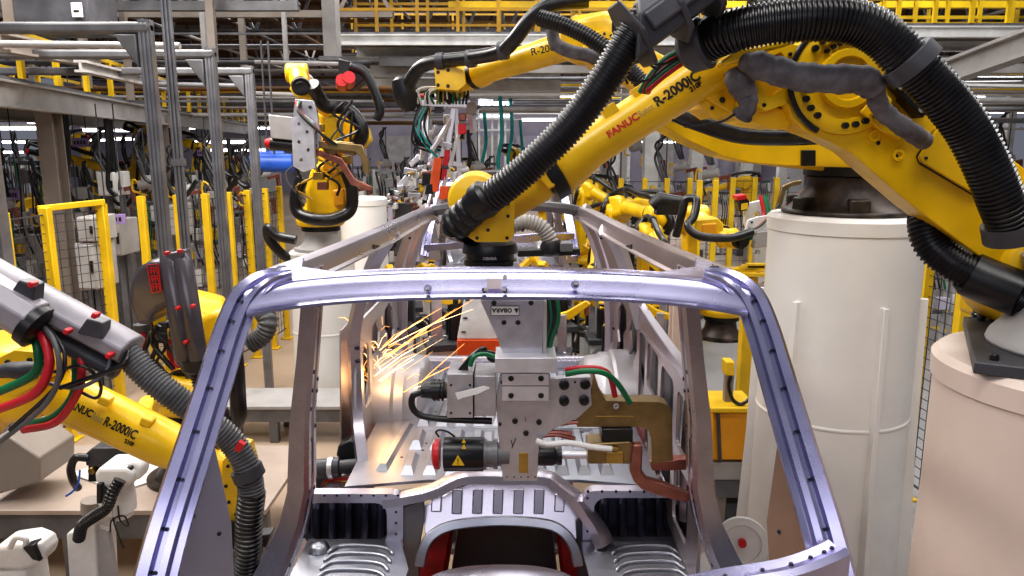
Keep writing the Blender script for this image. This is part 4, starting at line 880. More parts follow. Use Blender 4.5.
g3 = weld_gun(W(305, 100, 6.2), (.05, 0, -1), (1, 0, -.1), 1.05, 'grey welding gun with gold arm held by the upright robot on the white pedestal')

mb = MB(); plate([(292, 118), (304, 114), (314, 122), (316, 168), (304, 172), (294, 166)], [[(x + 1.8 * math.cos(k * PI / 5), y + 1.8 * math.sin(k * PI / 5)) for k in range(10)] for x, y in ((300, 124), (308, 132), (300, 142), (309, 150), (302, 160))], lambda u, v, w: W(u, v, 6.12) + V((0, w, 0)), .05, mb); mb.build('hole_plate', ALUW, g3, bev=.004)
mb = MB(); mb.pp([(322, 148), (330, 140), (352, 142), (358, 150), (354, 156), (338, 152), (326, 156)], 6.25, .08); mb.build('bronze_arm', GLD, g3, bev=.01)
for x, y in ((318, 176), (322, 186), (346, 160), (318, 128)): mb = MB(); mb.pp([(x - 5, y - 4), (x + 5, y - 4), (x + 5, y + 4), (x - 5, y + 4)], 6.35, .08); mb.build('terminal_block', [COP, GRYD, BRASS, WHC][int(x + y) % 4], g3, bev=.006)
# ================================================================ LEFT SIDE
ORD = 'first second third fourth fifth sixth seventh eighth ninth tenth eleventh twelfth thirteenth fourteenth fifteenth sixteenth seventeenth eighteenth nineteenth twentieth'.split()
# left robot with pale conduit shroud
J3 = W(6, 392, 2.55)
r4, f4 = robot('yellow lettered robot on the left reaching down beside the car through the door opening', (-2.85, 2.75, .45), (-2.55, 2.7, 1.02), J3, W(204, 462, 2.40), W(234, 520, 2.34), 1., hose=False, fr=.082, ws=.62)
axf = (W(204, 462, 2.40) - W(24, 382, 2.52)).normalized()
mb = MB()
mb.tube(PX([(202, 461), (212, 466), (226, 474), (230, 476)], 2.36), [.062, .05, .05, .04], 20)
mb.pp([(222, 462), (232, 450), (242, 452), (247, 470), (245, 498), (248, 512), (242, 526), (230, 522), (222, 500)], 2.30, .11)
mb.pp([(230, 446), (240, 448), (243, 460), (233, 464)], 2.26, .06); mb.pp([(238, 500), (250, 504), (252, 518), (244, 526), (236, 518)], 2.27, .08); mb.m = 1
for x, y in ((228, 466), (238, 474), (240, 492), (229, 502), (236, 514), (226, 486)): mb.bolt(W(x, y, 2.30), (0, -1, 0), .0065, .006)
mb.build('wrist_fork', [YEL, BLK], r4, bev=.012, segs=3)
mb = MB(); mb.lathe(W(209, 489, 2.50), (.2, -1, .1), [(0, .07), (.02, .088), (.09, .088), (.1, .075), (.1, .05), (.09, .048), (.09, 0)], 30); mb.build('wrist_gearbox', YEL, r4)
mb = MB(); mb.lathe(W(209, 489, 2.44), (.2, -1, .1), [(0, .089), (.0, .092), (.012, .092), (.012, .089)], 30); mb.build('seal_ring', BLK, r4)
for (x, y) in ((148, 421), (106, 400)):
    mb = MB(); mb.box(W(x, y, 2.40), (.04, .04, .03), ry=.42); mb.build('arm_boss', YEL, f4, bev=.006)
def on_arm(px, py, dv=0):
    o = W(px, py, 2.40) ; n = V((.10, -1, .45)).normalized(); u = axf; v = n.cross(u).normalized(); v = v if v.z > 0 else -v
    return lambda a, b: o + u * a + v * b
E1_, ax_, lf_, s_, k_ = AXES['yellow lettered robot on the left reaching down beside the car through the door opening']
for txt, sz, wd, px, off, m_, nm in (('FANUC', .036, .098, 72, -.012, INKK, 'dark_lettering'), ('Robot', .034, .040, 99, -.014, INKG, 'pale_lettering'), ('R-2000iC', .044, .125, 111, -.016, INKK, 'dark_lettering'), ('210F', .022, .035, 136, -.042, INKK, 'dark_lettering')):
    m0 = MB(); w0 = lettering(txt, sz, lambda u, v: V((u, v, 0)), m0)
    nrm = V((0, -1, .42)); nrm = (nrm - ax_ * nrm.dot(ax_)).normalized(); vv = nrm.cross(ax_); vv = vv if vv.z > 0 else -vv
    tpos = (W(px, 420, 2.42).x - E1_.x) / ax_.x
    def g(u, v):
        h = tpos + u * wd / w0; R_ = (.075 + (.068 - .075) * (h - lf_ * .12) / (lf_ * .63)) * k_ + .0018
        return E1_ + ax_ * h + (nrm * math.cos((v + off) / R_) + vv * math.sin((v + off) / R_)) * R_
    mb = MB(); lettering(txt, sz, g, mb, bold=.0012); mb.build(nm, m_, f4)
# shrouds of the dress pack
def oct_beam(a, b, w, h, m, name, parent, bev=.006, up=(0, 0, 1), k=.45):
    a, b = V(a), V(b); x, y, d = basis(b - a, V(up)); mb = MB(); pr = [(-1, -k), (-k, -1), (k, -1), (1, -k), (1, k), (k, 1), (-k, 1), (-1, k)]
    mb.loft([[p + x * c * w / 2 + y * e * h / 2 for c, e in pr] for p in (a, b)]); return mb.build(name, m, parent, bev=bev)
oct_beam(W(-30, 262, 2.20), W(132, 350, 2.16), .13, .085, PURL, 'dress_pack_shroud', r4)
oct_beam(W(-30, 282, 2.12), W(36, 322, 2.10), .12, .12, PURL, 'shroud_pipe', r4)
oct_beam(W(-20, 300, 2.16), W(118, 372, 2.14), .05, .05, GRYD, 'shroud_rail', r4)
for x, y in ((20, 292), (88, 330)):
    mb = MB(); p = W(x, y, 2.09); mb.prism([p + V(q) for q in ((-.035, 0, -.01), (.0, 0, .035), (.045, 0, .02), (.035, 0, -.03))], (0, .05, 0)); mb.build('shroud_clip', GRYD, r4, bev=.004)
for x, y in ((33, 284), (68, 331), (16, 318), (110, 355), (96, 315)):
    mb = MB(); mb.box(W(x, y, 2.08), (.014, .03, .016), ry=.5); mb.build('red_latch', RED, r4, bev=.003)
mb = MB(); p = W(30, 322, 2.10); mb.lathe(p, (1, 0, -.75), [(0, .05), (.0, .066), (.03, .068), (.04, .05)], 18); mb.build('shroud_collar', BLK, r4)
mb = MB(); mb.hose([W(*p) for p in ((122, 348, 2.16), (146, 374, 2.16), (172, 395, 2.16), (204, 418, 2.18), (232, 442, 2.2), (247, 468, 2.2), (252, 496, 2.2))], .042, .0115, .10, 18); mb.build('corrugated_hose', GRH, r4, ang=25, label='grey corrugated hose running over the forearm')
mb = MB(); mb.hose([W(*p) for p in ((252, 492, 2.2), (249, 520, 2.2), (248, 546, 2.2), (244, 580, 2.22))], .044, .015, .12, 18); mb.build('hose_end_boot', RUB, r4, ang=25)
mb = MB(); p = W(246, 468, 2.2); mb.lathe(p, (.35, 0, -1), [(0, .044), (0, .05), (.035, .05), (.035, .044)], 18); mb.build('hose_clamp', GRYD, r4)
mb = MB(); mb.box(W(240, 446, 2.15), (.02, .02, .03), ry=.6); mb.build('red_latch', RED, r4)
mb = MB(); mb.pp([(-6, 360), (14, 350), (36, 352), (46, 366), (38, 384), (16, 396), (-6, 392)], 2.34, .2); mb.m = 1
for x, y in ((8, 362), (30, 360), (36, 376)): mb.bolt(W(x, y, 2.34), (0, -1, 0), .01, .008)
mb.build('elbow_cover', [YEL, BLK], r4, bev=.02, segs=3)
mb = MB(); mb.tube(PX([(-4, 372), (10, 370), (26, 371), (34, 369), (44, 368)], 2.28), [.02, .026, .032, .024, .02], 14); mb.build('plug_connector', GRYD, r4)
for m_, r_, pts in ((REDH, .0135, [(35, 324, 2.12), (46, 344, 2.08), (49, 368, 2.06), (34, 394, 2.06), (-6, 411, 2.1)]), (GRN, .0135, [(30, 326, 2.13), (38, 350, 2.1), (34, 374, 2.1), (-6, 394, 2.12)]), (REDH, .012, [(80, 350, 2.14), (82, 370, 2.12), (77, 394, 2.12), (56, 422, 2.14), (24, 430, 2.2)]), (GRN, .012, [(76, 352, 2.15), (74, 392, 2.16), (55, 416, 2.18), (30, 424, 2.24)]), (GRC, .008, [(40, 322, 2.12), (56, 346, 2.05), (58, 380, 2.04), (40, 410, 2.06), (-6, 446, 2.1)]), (RUB, .006, [(44, 322, 2.12), (64, 352, 2.06), (56, 386, 2.05), (10, 430, 2.08)]), (RUB, .005, [(54, 372, 2.1), (82, 366, 2.1), (100, 382, 2.12), (96, 398, 2.14), (70, 386, 2.14)]), (GRC, .006, [(112, 354, 2.12), (104, 374, 2.1), (76, 388, 2.1), (42, 382, 2.14)]), (RUB, .007, [(128, 348, 2.14), (120, 366, 2.1), (60, 388, 2.1)])):
    mb = MB(); mb.cable(PX(pts), r_, 10, 10); mb.build('supply_hose' if r_ > .009 else 'thin_cable', m_, r4)
# robot with the dark dress pack dome
b5 = V((W(186, 440, 4.4).x, 4.4, .45))
r5, f5 = robot('yellow robot with a tall dark dress pack cover beside the left windshield pillar', b5, b5 + V((-.05, -.05, .42)), W(200, 325, 4.1), W(182, 384, 3.35), W(176, 416, 3.25), .9, hose=False)
mb = MB(); mb.pp([(198, 318), (214, 310), (226, 316), (230, 336), (222, 352), (206, 352), (198, 340)], 3.45, .2); mb.pp([(160, 336), (184, 330), (196, 346), (192, 374), (172, 378), (162, 362)], 3.4, .2); mb.build('elbow_cover', YEL, r5, bev=.03, segs=3)
mb = MB(); mb.pp([(127, 304), (129, 282), (136, 268), (150, 260), (166, 259), (174, 268), (174, 306), (160, 309), (152, 316), (149, 326), (135, 325)], 3.02, .2); dm = mb.build('dress_pack_dome', PUR, r5, bev=.05, segs=4, ang=60)
mb = MB(); ly = 3.012
for a, b in (((147, 265), (158, 264)), ((158, 264), (161, 291)), ((161, 291), (152, 293)), ((152, 293), (147, 265))): mb.beam(W(*a, ly), W(*b, ly), .0035)
for k in range(3):
    y = 268 + k * 8; x = 150 + k * 1.2
    for a, b in (((x, y), (x + 7, y - .5)), ((x + 1, y + 3), (x + 7, y + 2.6)), ((x + .5, y), (x + 1.5, y + 6)), ((x + 6, y), (x + 7.5, y + 6)), ((x + 3.6, y), (x + 4.4, y + 6))): mb.beam(W(*a, ly), W(*b, ly), .0036)
mb.build('red_emblem', RED, dm, label='red framed emblem')
for x0 in (176, 189):
    mb = MB(); mb.tube(PX([(x0 - 8, 256, 3.06), (x0 - 6, 262, 3.05), (x0 + 8, 352, 2.99), (x0 + 8, 360, 2.99)]), [.034, .040, .040, .034], 16); mb.build('shroud_tube', PUR, r5)
mb = MB(); mb.pp([(164, 254), (182, 250), (184, 260), (166, 264)], 3.02, .08); mb.build('shroud_cap', PUR, r5, bev=.008)
for x, y in ((167, 253), (180, 251), (178, 308), (193, 306), (186, 342)):
    mb = MB(); mb.box(W(x, y, 2.95), (.014, .03, .014), ry=.2); mb.build('red_latch', RED, r5, bev=.003)
mb = MB(); mb.lathe(W(197, 356, 3.02), (.12, 0, -1), [(0, .05), (.01, .068), (.05, .07), (.07, .05)], 18); mb.build('shroud_collar', BLK, r5)
mb = MB(); mb.hose([W(*p) for p in ((198, 364, 3.02), (203, 384, 3.02), (207, 404, 3.02), (204, 424, 3.04), (190, 440, 3.1))], .042, .014, .12, 16); mb.build('corrugated_hose', RUB, r5, ang=25)
mb = MB(); mb.lathe(W(142, 324, 3.1), (0, 0, -1), [(0, .028), (0, .036), (.03, .036), (.03, .026)], 16); mb.build('dome_nozzle', GRYD, r5)
for m_, k, r_ in ((REDH, 0, .015), (GRN, -4, .012), (RUB, 4, .010)):
    mb = MB(); mb.cable(PX([(143 + k, 328, 3.1), (143 + k * 1.3, 340, 3.08), (138 + k * 1.5, 350, 3.08), (130 + k, 356, 3.1)]), r_, 8); mb.build('supply_hose', m_, r5)
for k in range(12):
    x, y = rnd.uniform(146, 178), rnd.uniform(312, 350); mb = MB(); mb.cable(PX([(x, y), (x + rnd.uniform(-10, 10), y + 14), (x + rnd.uniform(-6, 16), y + 30), (x + 14, y + 44)], 3.3 + rnd.uniform(-.06, .06)), rnd.choice([.007, .011]), 6); mb.build('thin_cable', rnd.choice([RUB, REDH, GRC, RUB, GRYL]), r5)
for k in range(7):
    mb = MB(); x, y = rnd.uniform(154, 176), rnd.uniform(316, 346); mb.box(W(x, y, 3.35), (.06, .05, .05), rz=rnd.uniform(0, 1)); mb.build('junction_box', rnd.choice([BLK, GRYD, YEL, GRYL]), r5, bev=.004)
mb = MB(); mb.hose([W(*p) for p in ((250, 344, 3.6), (262, 336, 3.6), (268, 322, 3.6), (262, 310, 3.65))], .05, .018, .12, 14); mb.build('corrugated_hose', GRH, r5, ang=25)
mb = MB(); mb.cable(PX([(222, 336, 3.5), (234, 350, 3.5), (238, 400, 3.5), (238, 420, 3.55), (226, 426, 3.6), (220, 410, 3.6)]), .04, 12); mb.build('dress_hose', RUB, r5)
# ---- raised floor platforms
def platform(x0, x1, y0, y1, z, label, m=PLT, th=.12, sk=0.):
    t = thing('raised_platform', ((x0 + x1) / 2, (y0 + y1) / 2, 0), label, 'platform')
    mb = MB(); mb.prism([(x0, y0, z), (x1, y0 + sk, z), (x1, y1 + sk, z), (x0, y1, z)], (0, 0, -.03)); mb.build('deck_plate', m, t, bev=.004)
    mb = MB(); mb.prism([(x0, y0 + .02, z - .03), (x1, y0 + sk + .02, z - .03), (x1, y0 + sk + .08, z - .03), (x0, y0 + .08, z - .03)], (0, 0, -th)); mb.build('edge_beam', GRY, t, bev=.004)
    n = max(2, int((x1 - x0) / 1.1))
    for k in range(n + 1):
        for y in (y0 + .06, y1 - .06):
            x = x0 + .06 + (x1 - x0 - .12) * k / n; mb = MB(); mb.beam((x, y + sk * (x - x0) / (x1 - x0), 0), (x, y + sk * (x - x0) / (x1 - x0), z - .03), .07); mb.build('leg', GRY, t)
    return t
platform(-6.0, -1.42, 3.95, 4.9, .45, 'low beige tread plate platform beneath the two robots on the left', th=.16)
platform(-2.75, -1.35, 6.0, 6.5, .34, 'narrow pale step platform in front of the white pedestals', GRYL)
platform(-6.0, -1.9, 2.5, 3.3, .22, 'low grey service deck at the bottom left corner', GRY, .08)
def decal(name, pts, m, label, cat): mb = MB(); mb.prism([V(p) for p in pts], (0, 0, .004)); return tag(mb.build(name, m), label, cat)
mb = MB(); mb.pp([(-10, 440), (8, 436), (40, 458), (40, 482), (-10, 497)], 4.02, .35); t = mb.build('sheet_metal_cover', BEI, bev=.01); tag(t, 'beige folded sheet metal cover lying at the left edge of the platform', 'cover')
mb = MB(); p = G(98, 462, .456); mb.prism([G(70, 474, .455), G(118, 458, .455), G(190, 470, .455), G(120, 492, .455)], (0, 0, .006)); tag(mb.build('loose_metal_sheet', WHC), 'white metal sheet lying loose on the beige platform', 'sheet')
# gun stand in the lower left
t = thing('gripper_stand', W(92, 600, 3.0), 'white clamp unit with a curved black hose on a box stand at the lower left', 'clamp unit')
mb = MB(); mb.pp([(66, 534), (94, 524), (98, 600), (70, 600)], 3.0, .18); mb.build('stand_box', WHC, t, bev=.008)
mb = MB(); mb.pp([(95, 526), (108, 532), (120, 600), (97, 600)], 3.02, .03); mb.build('side_bracket', GRYL, t, bev=.004)
mb = MB(); mb.pp([(94, 474), (98, 468), (126, 468), (134, 474), (132, 484), (124, 490), (100, 488), (94, 482)], 2.95, .16); mb.build('clamp_head', WHC, t, bev=.02, segs=3)
mb = MB(); mb.lathe(W(116, 484, 3.05), (0, 0, -1), [(0, .07), (.06, .075), (.12, .075), (.13, .06), (.15, .058)], 22); mb.build('head_drum', WHC, t)
mb = MB(); mb.pp([(96, 484), (102, 484), (102, 504), (96, 504)], 2.93, .05); mb.build('side_cylinder', BLK, t, bev=.006)
mb = MB(); mb.pp([(116, 464), (134, 462), (141, 468), (140, 480), (130, 482), (128, 472), (116, 474)], 2.98, .08); mb.build('jaw', WHC, t, bev=.014, segs=3)
mb = MB(); mb.pp([(123, 468), (131, 467), (133, 477), (128, 480)], 2.96, .08); mb.build('jaw_pad', BLK, t, bev=.006)
mb = MB(); mb.hose([W(*p) for p in ((120, 480, 2.9), (112, 494, 2.88), (106, 508, 2.88), (92, 518, 2.9), (82, 526, 2.92), (79, 538, 2.96))], .026, .014, .14, 14); mb.build('curved_hose', RUB, t, ang=25)
mb = MB(); mb.cyl(W(92, 512, 3.05), W(92, 526, 3.05), .03, n=12); mb.cyl(W(92, 500, 3.05), W(92, 512, 3.05), .045, n=12); mb.build('support_post', BEI, t)
for pts in ([(112, 506), (114, 522), (120, 540), (124, 548)], [(118, 506), (120, 520), (128, 526), (124, 516), (112, 520), (110, 532)]):
    mb = MB(); mb.cable(PX(pts, 2.98), .004, 6); mb.build('thin_cable', RUB, t)
t = thing('gripper_stand', W(20, 600, 2.9), 'white clamp unit with black pads in the bottom left corner', 'clamp unit')
for pl in ([(-8, 548), (20, 544), (36, 550), (38, 566), (20, 572), (-8, 570)], [(-8, 572), (26, 570), (30, 600), (-8, 600)]):
    mb = MB(); mb.pp(pl, 2.9, .16); mb.build('clamp_head', WHC, t, bev=.022, segs=3)
mb = MB(); mb.pp([(26, 546), (40, 543), (46, 552), (42, 563), (30, 558)], 2.86, .1); mb.build('jaw', WHC, t, bev=.012, segs=3)
mb = MB(); mb.pp([(22, 548), (33, 545), (38, 556), (40, 562), (32, 560)], 2.84, .06); mb.build('jaw_pad', BLK, t, bev=.005)
mb = MB(); mb.cable(PX([(10, 548, 2.86), (16, 538, 2.86), (26, 540, 2.86), (24, 550, 2.86)]), .012, 10); mb.build('hook', WHC, t)
# black valve box on the platform
t = thing('valve_box', G(100, 470, .45), 'black valve box with a hose on the platform above the white clamp unit', 'valve box')
mb = MB(); mb.pp([(84, 455), (92, 448), (118, 448), (122, 452), (120, 464), (112, 468), (86, 466)], 3.5, .14); mb.build('box_body', GRYD, t, bev=.006)
mb = MB(); mb.pp([(88, 466), (104, 466), (104, 482), (88, 482)], 3.55, .1); mb.m = 1; mb.lathe(W(93, 470, 3.55), (0, -1, 0), [(0, .02), (.02, .018), (.022, 0)], 10); mb.build('valve_body', [BLK, BRASS], t, bev=.004)
mb = MB(); mb.cable(PX([(88, 458, 3.5), (76, 458, 3.48), (71, 468, 3.48), (73, 480, 3.5), (78, 488, 3.55)]), .02, 10); mb.build('hose_loop', RUB, t)
mb = MB(); mb.cable(PX([(80, 470, 3.48), (78, 484, 3.45), (72, 492, 3.45), (66, 496, 3.45)]), .005, 8); mb.build('hose_loop', BLU, t)
# tool carried by the left robot inside the door opening
g4 = weld_gun(W(240, 548, 2.34), (.1, .1, -1), (1, .3, -.1), .5, 'welding gun with hoses at the wrist of the left lettered robot', m=WHC)
for k in range(10):
    x, y = rnd.uniform(206, 262), rnd.uniform(530, 570); mb = MB(); mb.pp([(x, y), (x + rnd.uniform(8, 18), y - 2), (x + 12, y + rnd.uniform(6, 14)), (x - 2, y + 8)], 2.42 + rnd.uniform(0, .15), .06); mb.build('tool_block', rnd.choice([BLK, WHC, GRYD, GRYL, GRYD]), g4, bev=.005)
# mechanism in the left rear door opening
t = thing('clamping_arm', W(330, 470, 2.95), 'dark cylinder clamp with red cables reaching through the left rear door opening', 'clamp')
mb = MB(); mb.tube(PX([(306, 470), (316, 470), (317, 469), (340, 467), (341, 467), (366, 464)], 3.0), [.05, .05, .042, .042, .03, .03], 16); mb.build('cylinder', GRYD, t)
mb = MB(); mb.pp([(338, 446), (350, 440), (362, 444), (364, 462), (344, 464), (336, 456)], 3.05, .12); mb.build('valve_body', BLK, t, bev=.008)
mb = MB(); mb.lathe(W(329, 468, 3.0), (1, 0, .05), [(0, .043), (0, .047), (.02, .047), (.02, .043)], 16); mb.build('steel_ring', ALUW, t)
for k in range(6):
    mb = MB(); mb.cable(PX([(366, 466 + k, 3.02), (350, 476 + k * 2, 3.0), (330, 478 + k * 2, 3.0), (322, 486, 3.0), (328, 492, 2.98), (346, 494 - k, 3.0)]), .007, 6); mb.build('thin_cable', (COP, RED, BRASS, COP, RUB, GRC)[k], t)
mb = MB(); mb.pp([(316, 478), (372, 472), (372, 496), (316, 500)], 3.12, .06); mb.build('back_plate', DRK, t)
# red skid rails under the car floor
for sgn in (-1, 1):
    mb = MB(); mb.ibeam((XC + sgn * .30, 1.4, .72), (XC + sgn * .30, 5.2, .72), .10, .14, .02); tag(mb.build('skid_rail', RED), 'red steel skid rail under the car floor, on the %s of the tunnel opening' % ('left' if sgn < 0 else 'right'), 'rail')
    for y in (2.3, 4.4):
        mb = MB(); mb.beam((XC + sgn * .30, y, 0), (XC + sgn * .30, y, .65), .14); mb.m = 1; mb.box((XC + sgn * .3, y, .02), (.3, .3, .03)); tag(mb.build('skid_trestle', [GRYD, GRY]), 'dark trestle carrying the %s red skid rail, %s' % ('left' if sgn < 0 else 'right', 'near the front' if y < 3 else 'near the tail'), 'trestle')
mb = MB(); mb.box((XC, 3.0, .60), (.48, 2.6, .05)); mb.m = 1; mb.box((XC + .05, 2.50, .66), (.10, .06, .09)); tag(mb.build('transfer_table', [GRYD, RED], bev=.006), 'dark transfer table with a red block seen through the tunnel opening', 'table')
# ================================================================ FENCES
def fence(name_label, posts, top, m=YEL2, w=.075, mesh=True, wire_y=None, cell=.12):
    """posts: list of (x,y) floor points in order"""
    x0 = V((posts[0][0], posts[0][1], 0)); t = thing('safety_fence', x0, name_label, 'fence')
    for x, y in posts:
        mb = MB(); mb.beam((x, y, 0), (x, y, top), w); mb.box((x, y, .01), (w * 2, w * 2, .02)); mb.build('post', m, t, bev=.006)
    for a, b in zip(posts, posts[1:]):
        a = V((*a, 0)); b = V((*b, 0)); d = b - a; n = max(1, int(d.length / cell))
        mb = MB()
        for k in range(1, n): p = a + d * k / n; mb.beam(p + V((0, 0, .15)), p + V((0, 0, top - .06)), .005)
        nz = int((top - .2) / cell)
        for k in range(nz + 1): z = .15 + (top - .21) * k / nz; mb.beam(a + V((0, 0, z)), b + V((0, 0, z)), .012 if k in (0, nz) else .005)
        mb.build('mesh_panel', GRYD, t)
    return t
def fl(px, py, Y): p = W(px, py, Y); return (p.x, p.y)
fence('yellow post safety fence with dark mesh in the left foreground, behind the pale shroud', [fl(2, 215, 5.6), fl(45, 210, 6.1), fl(101, 205, 6.5)], 2.02, cell=.075)
t = thing('guard_rail', W(70, 205, 6.3), 'short yellow top rail joining two fence posts on the left', 'rail'); mb = MB(); mb.beam(W(38, 209, 6.1), W(104, 202, 6.5), .06, .05); mb.build('rail_bar', YEL2, t, bev=.006); t.location.z = t.location.z
fence('yellow post safety fence running back on the left behind the dark dress pack dome', [fl(141, 199, 7.6), fl(177, 197, 7.8), fl(205, 196, 8.0), fl(228, 195, 8.3), fl(247, 193, 8.7), fl(265, 192, 9.1), fl(279, 191, 9.6)], 2.02, w=.07, cell=.09)
fence('row of yellow posts with dark mesh across the hall, right of the car', [fl(565, 178, 12.5), fl(590, 178, 12.6), fl(621, 178, 12.6), fl(645, 178, 12.7), fl(667, 178, 12.7), fl(690, 178, 12.8), fl(716, 178, 12.9), fl(733, 178, 12.9), fl(755, 178, 13), fl(777, 178, 13)], 2.0, w=.085, cell=.2)
fence('tall yellow posts of the inner guard right of the lettered forearm', [fl(700, 176, 9.5), fl(716, 176, 9.5)], 2.1, w=.07)
fence('yellow post and mesh fence between the two round pedestals on the right', [fl(930, 250, 5.0), fl(968, 262, 4.6), fl(1060, 262, 4.6)], 1.85, w=.07, cell=.07)
# ================================================================ GANTRY FRAMES, POSTS
def ribbed_post(mb, a, b, w):
    mb.beam(a, b, w, w * .7)
    for k in (-.32, 0, .32):
        o = V((w * k, -w * .36, 0)); mb.beam(V(a) + o, V(b) + o, w * .16, w * .16)
def goalpost(px, Y, ytop, xl, label, w=.08):
    top = W(px, ytop, Y); t = thing('gantry_frame', (top.x, Y, 0), label, 'gantry')
    mb = MB(); ribbed_post(mb, (top.x, Y, 0), (top.x, Y, top.z), w); mb.build('upright', PRF, t)
    l = W(xl, ytop, Y); mb = MB(); mb.beam((l.x, Y, top.z - .05), (top.x + w / 2, Y, top.z - .05), w, w * .9); mb.build('cross_beam', GRY, t, bev=.02)
    mb = MB(); mb.beam((l.x, Y, 0), (l.x, Y, top.z - .1), w); mb.build('upright', PRF, t)
    mb = MB(); mb.prism([(top.x - .2, Y - .04, top.z - .09), (top.x - .05, Y - .04, top.z - .09), (top.x - .05, Y - .04, top.z - .3)], (0, .08, 0)); mb.build('corner_bracket', GRY, t, bev=.01)
    return t
goalpost(145, 5.0, 20, -60, 'grey aluminium gantry frame, largest and first of three on the left')
goalpost(210, 6.2, 48, -60, 'grey aluminium gantry frame, middle one of three on the left')
goalpost(249, 7.4, 66, -60, 'grey aluminium gantry frame, third and smallest of three on the left')
for k, (px, Y, n) in enumerate(((2, 4.8, 1), (189, 5.4, 3), (152, 5.2, 0))):
    if n == 0: continue
    p = W(px, 288, Y); t = thing('upright_post', (p.x, Y, 0), ('thick grey aluminium post at the left edge of the hall', 'triple grey tube post beside the first gantry frame', '')[k], 'post')
    if n == 3:
        for j in (-.026, .0, .026):
            mb = MB(); mb.cyl((p.x + j, Y, 0), (p.x + j, Y, 4.4), .0125, n=12); mb.build('tube', PRF, t)
        for z in (1.2, 2.4, 3.6): mb = MB(); mb.box((p.x, Y, z), (.09, .04, .05)); mb.build('strap', GRY, t)
    else:
        mb = MB(); ribbed_post(mb, (p.x, Y, 0), (p.x, Y, 4.6), .14); mb.build('profile', PRF, t); mb = MB(); mb.box((p.x, Y, .02), (.3, .3, .04)); mb.build('foot_plate', GRY, t)
def column(px, Y, ztop, w, label, m=BEI, z0=0., d=None):
    p = W(px, 200, Y); t = thing('steel_column', (p.x, Y, z0), label, 'column')
    mb = MB(); mb.ibeam((p.x, Y, z0), (p.x, Y, ztop), w, d or w, .02, (0, 1, 0)); mb.build('shaft', m, t)
    mb = MB(); mb.box((p.x, Y, z0 + .02), (w * 1.6, w * 1.6, .04)); mb.build('foot_plate', m, t)
    return t
column(58, 8.0, 3.0, .17, 'beige steel column under the left mezzanine beam, beside the yellow fence', d=.2)
column(172, 12, 3.0, .2, 'beige steel column under the mezzanine behind the triple tube post', d=.2)
p = W(333, 62, 11); t = thing('hanging_post', (p.x, 11, p.z), 'broad pale post hanging from the roof above the upright robot', 'post'); mb = MB(); mb.beam((p.x, 11, p.z), (p.x, 11, 7.4), .19, .3); mb.build('shaft', GRYL, t, bev=.01); mb = MB(); mb.box((p.x, 11, p.z + .03), (.3, .4, .06)); mb.build('end_plate', GRY, t)
for k, (px, Y, w_) in enumerate(((649, 15.5, .30), (694, 17, .28), (745, 17.5, .24), (780, 20, .24), (595, 22, .2), (1000, 20, .22), (622, 20, .2))):
    p = W(px, 200, Y); t = thing('steel_column', (p.x, Y, 0), ('broad white hall column seen under the lettered forearm', 'white hall column, second from the broad one', 'white hall column, third from the broad one', 'white hall column just left of the finned pedestal', 'slim white hall column behind the wrist of the lettered robot', 'white hall column at the right edge', 'slim white hall column left of the broad one')[k], 'column')
    mb = MB(); mb.beam((p.x, Y, 0), (p.x, Y, 5.2), w_, w_); mb.build('shaft', WHC, t, bev=.02); mb = MB(); mb.box((p.x, Y, .1), (w_ * 1.5, w_ * 1.5, .2)); mb.build('foot_plate', GRY, t)
# ================================================================ MEZZANINES AND CATWALKS
def catwalk(a, b, wdt, label, rail_h=1.0, step=.9, beam_h=.22, side=(0, 1, 0), m=GRYL, rm=YEL2, rails=(1.0, .62, .3)):
    a = V(a); b = V(b); s_ = V(side) * wdt; t = thing('catwalk', (a + b) / 2, label, 'catwalk')
    for o in (V(), s_): mb = MB(); mb.ibeam(a + o, b + o, .12, beam_h, .02); mb.build('edge_beam', m, t)
    up = V((0, 0, beam_h / 2)); mb = MB(); mb.hexa([a + up, b + up, b + up + s_, a + up + s_, a + up + V((0, 0, .04)), b + up + V((0, 0, .04)), b + up + s_ + V((0, 0, .04)), a + up + s_ + V((0, 0, .04))]); mb.build('deck', GRY, t)
    n = max(2, int((b - a).length / step)); up = V((0, 0, beam_h / 2 + .04))
    for o in (V(), s_):
        for k in range(n + 1): p = a + (b - a) * k / n + o + up; mb = MB(); mb.beam(p, p + V((0, 0, rail_h)), .05); mb.build('rail_post', rm, t)
        for h in rails: mb = MB(); mb.beam(a + o + up + V((0, 0, h * rail_h)), b + o + up + V((0, 0, h * rail_h)), .045); mb.build('hand_rail', rm, t)
    return t
catwalk(W(-20, 90, 6.4), (W(250, 136, 20).x, 20, W(-20, 90, 6.4).z), 1.6, 'grey mezzanine walkway with low yellow railing running back on the left', .42, .8, .24, (-1, 0, 0), m=GRYL, rails=(1.0,))
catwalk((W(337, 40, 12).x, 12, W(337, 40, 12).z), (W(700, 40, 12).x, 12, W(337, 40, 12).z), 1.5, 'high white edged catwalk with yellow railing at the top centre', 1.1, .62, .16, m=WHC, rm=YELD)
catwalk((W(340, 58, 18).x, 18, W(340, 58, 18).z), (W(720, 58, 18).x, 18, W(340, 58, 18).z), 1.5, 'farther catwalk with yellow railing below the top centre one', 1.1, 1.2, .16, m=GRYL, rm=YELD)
catwalk((W(860, 32, 10).x, 10, W(860, 32, 10).z), (W(1080, 28, 10).x, 10, W(860, 32, 10).z), 1.4, 'yellow railed catwalk at the top right above the black hose', 1.0, .42, .14, m=WHC)
catwalk((W(880, 62, 14).x, 14, W(880, 62, 14).z), (W(1100, 58, 14).x, 14, W(880, 62, 14).z), 1.4, 'lower yellow railed catwalk at the top right', .9, .7, .14, m=WHC)
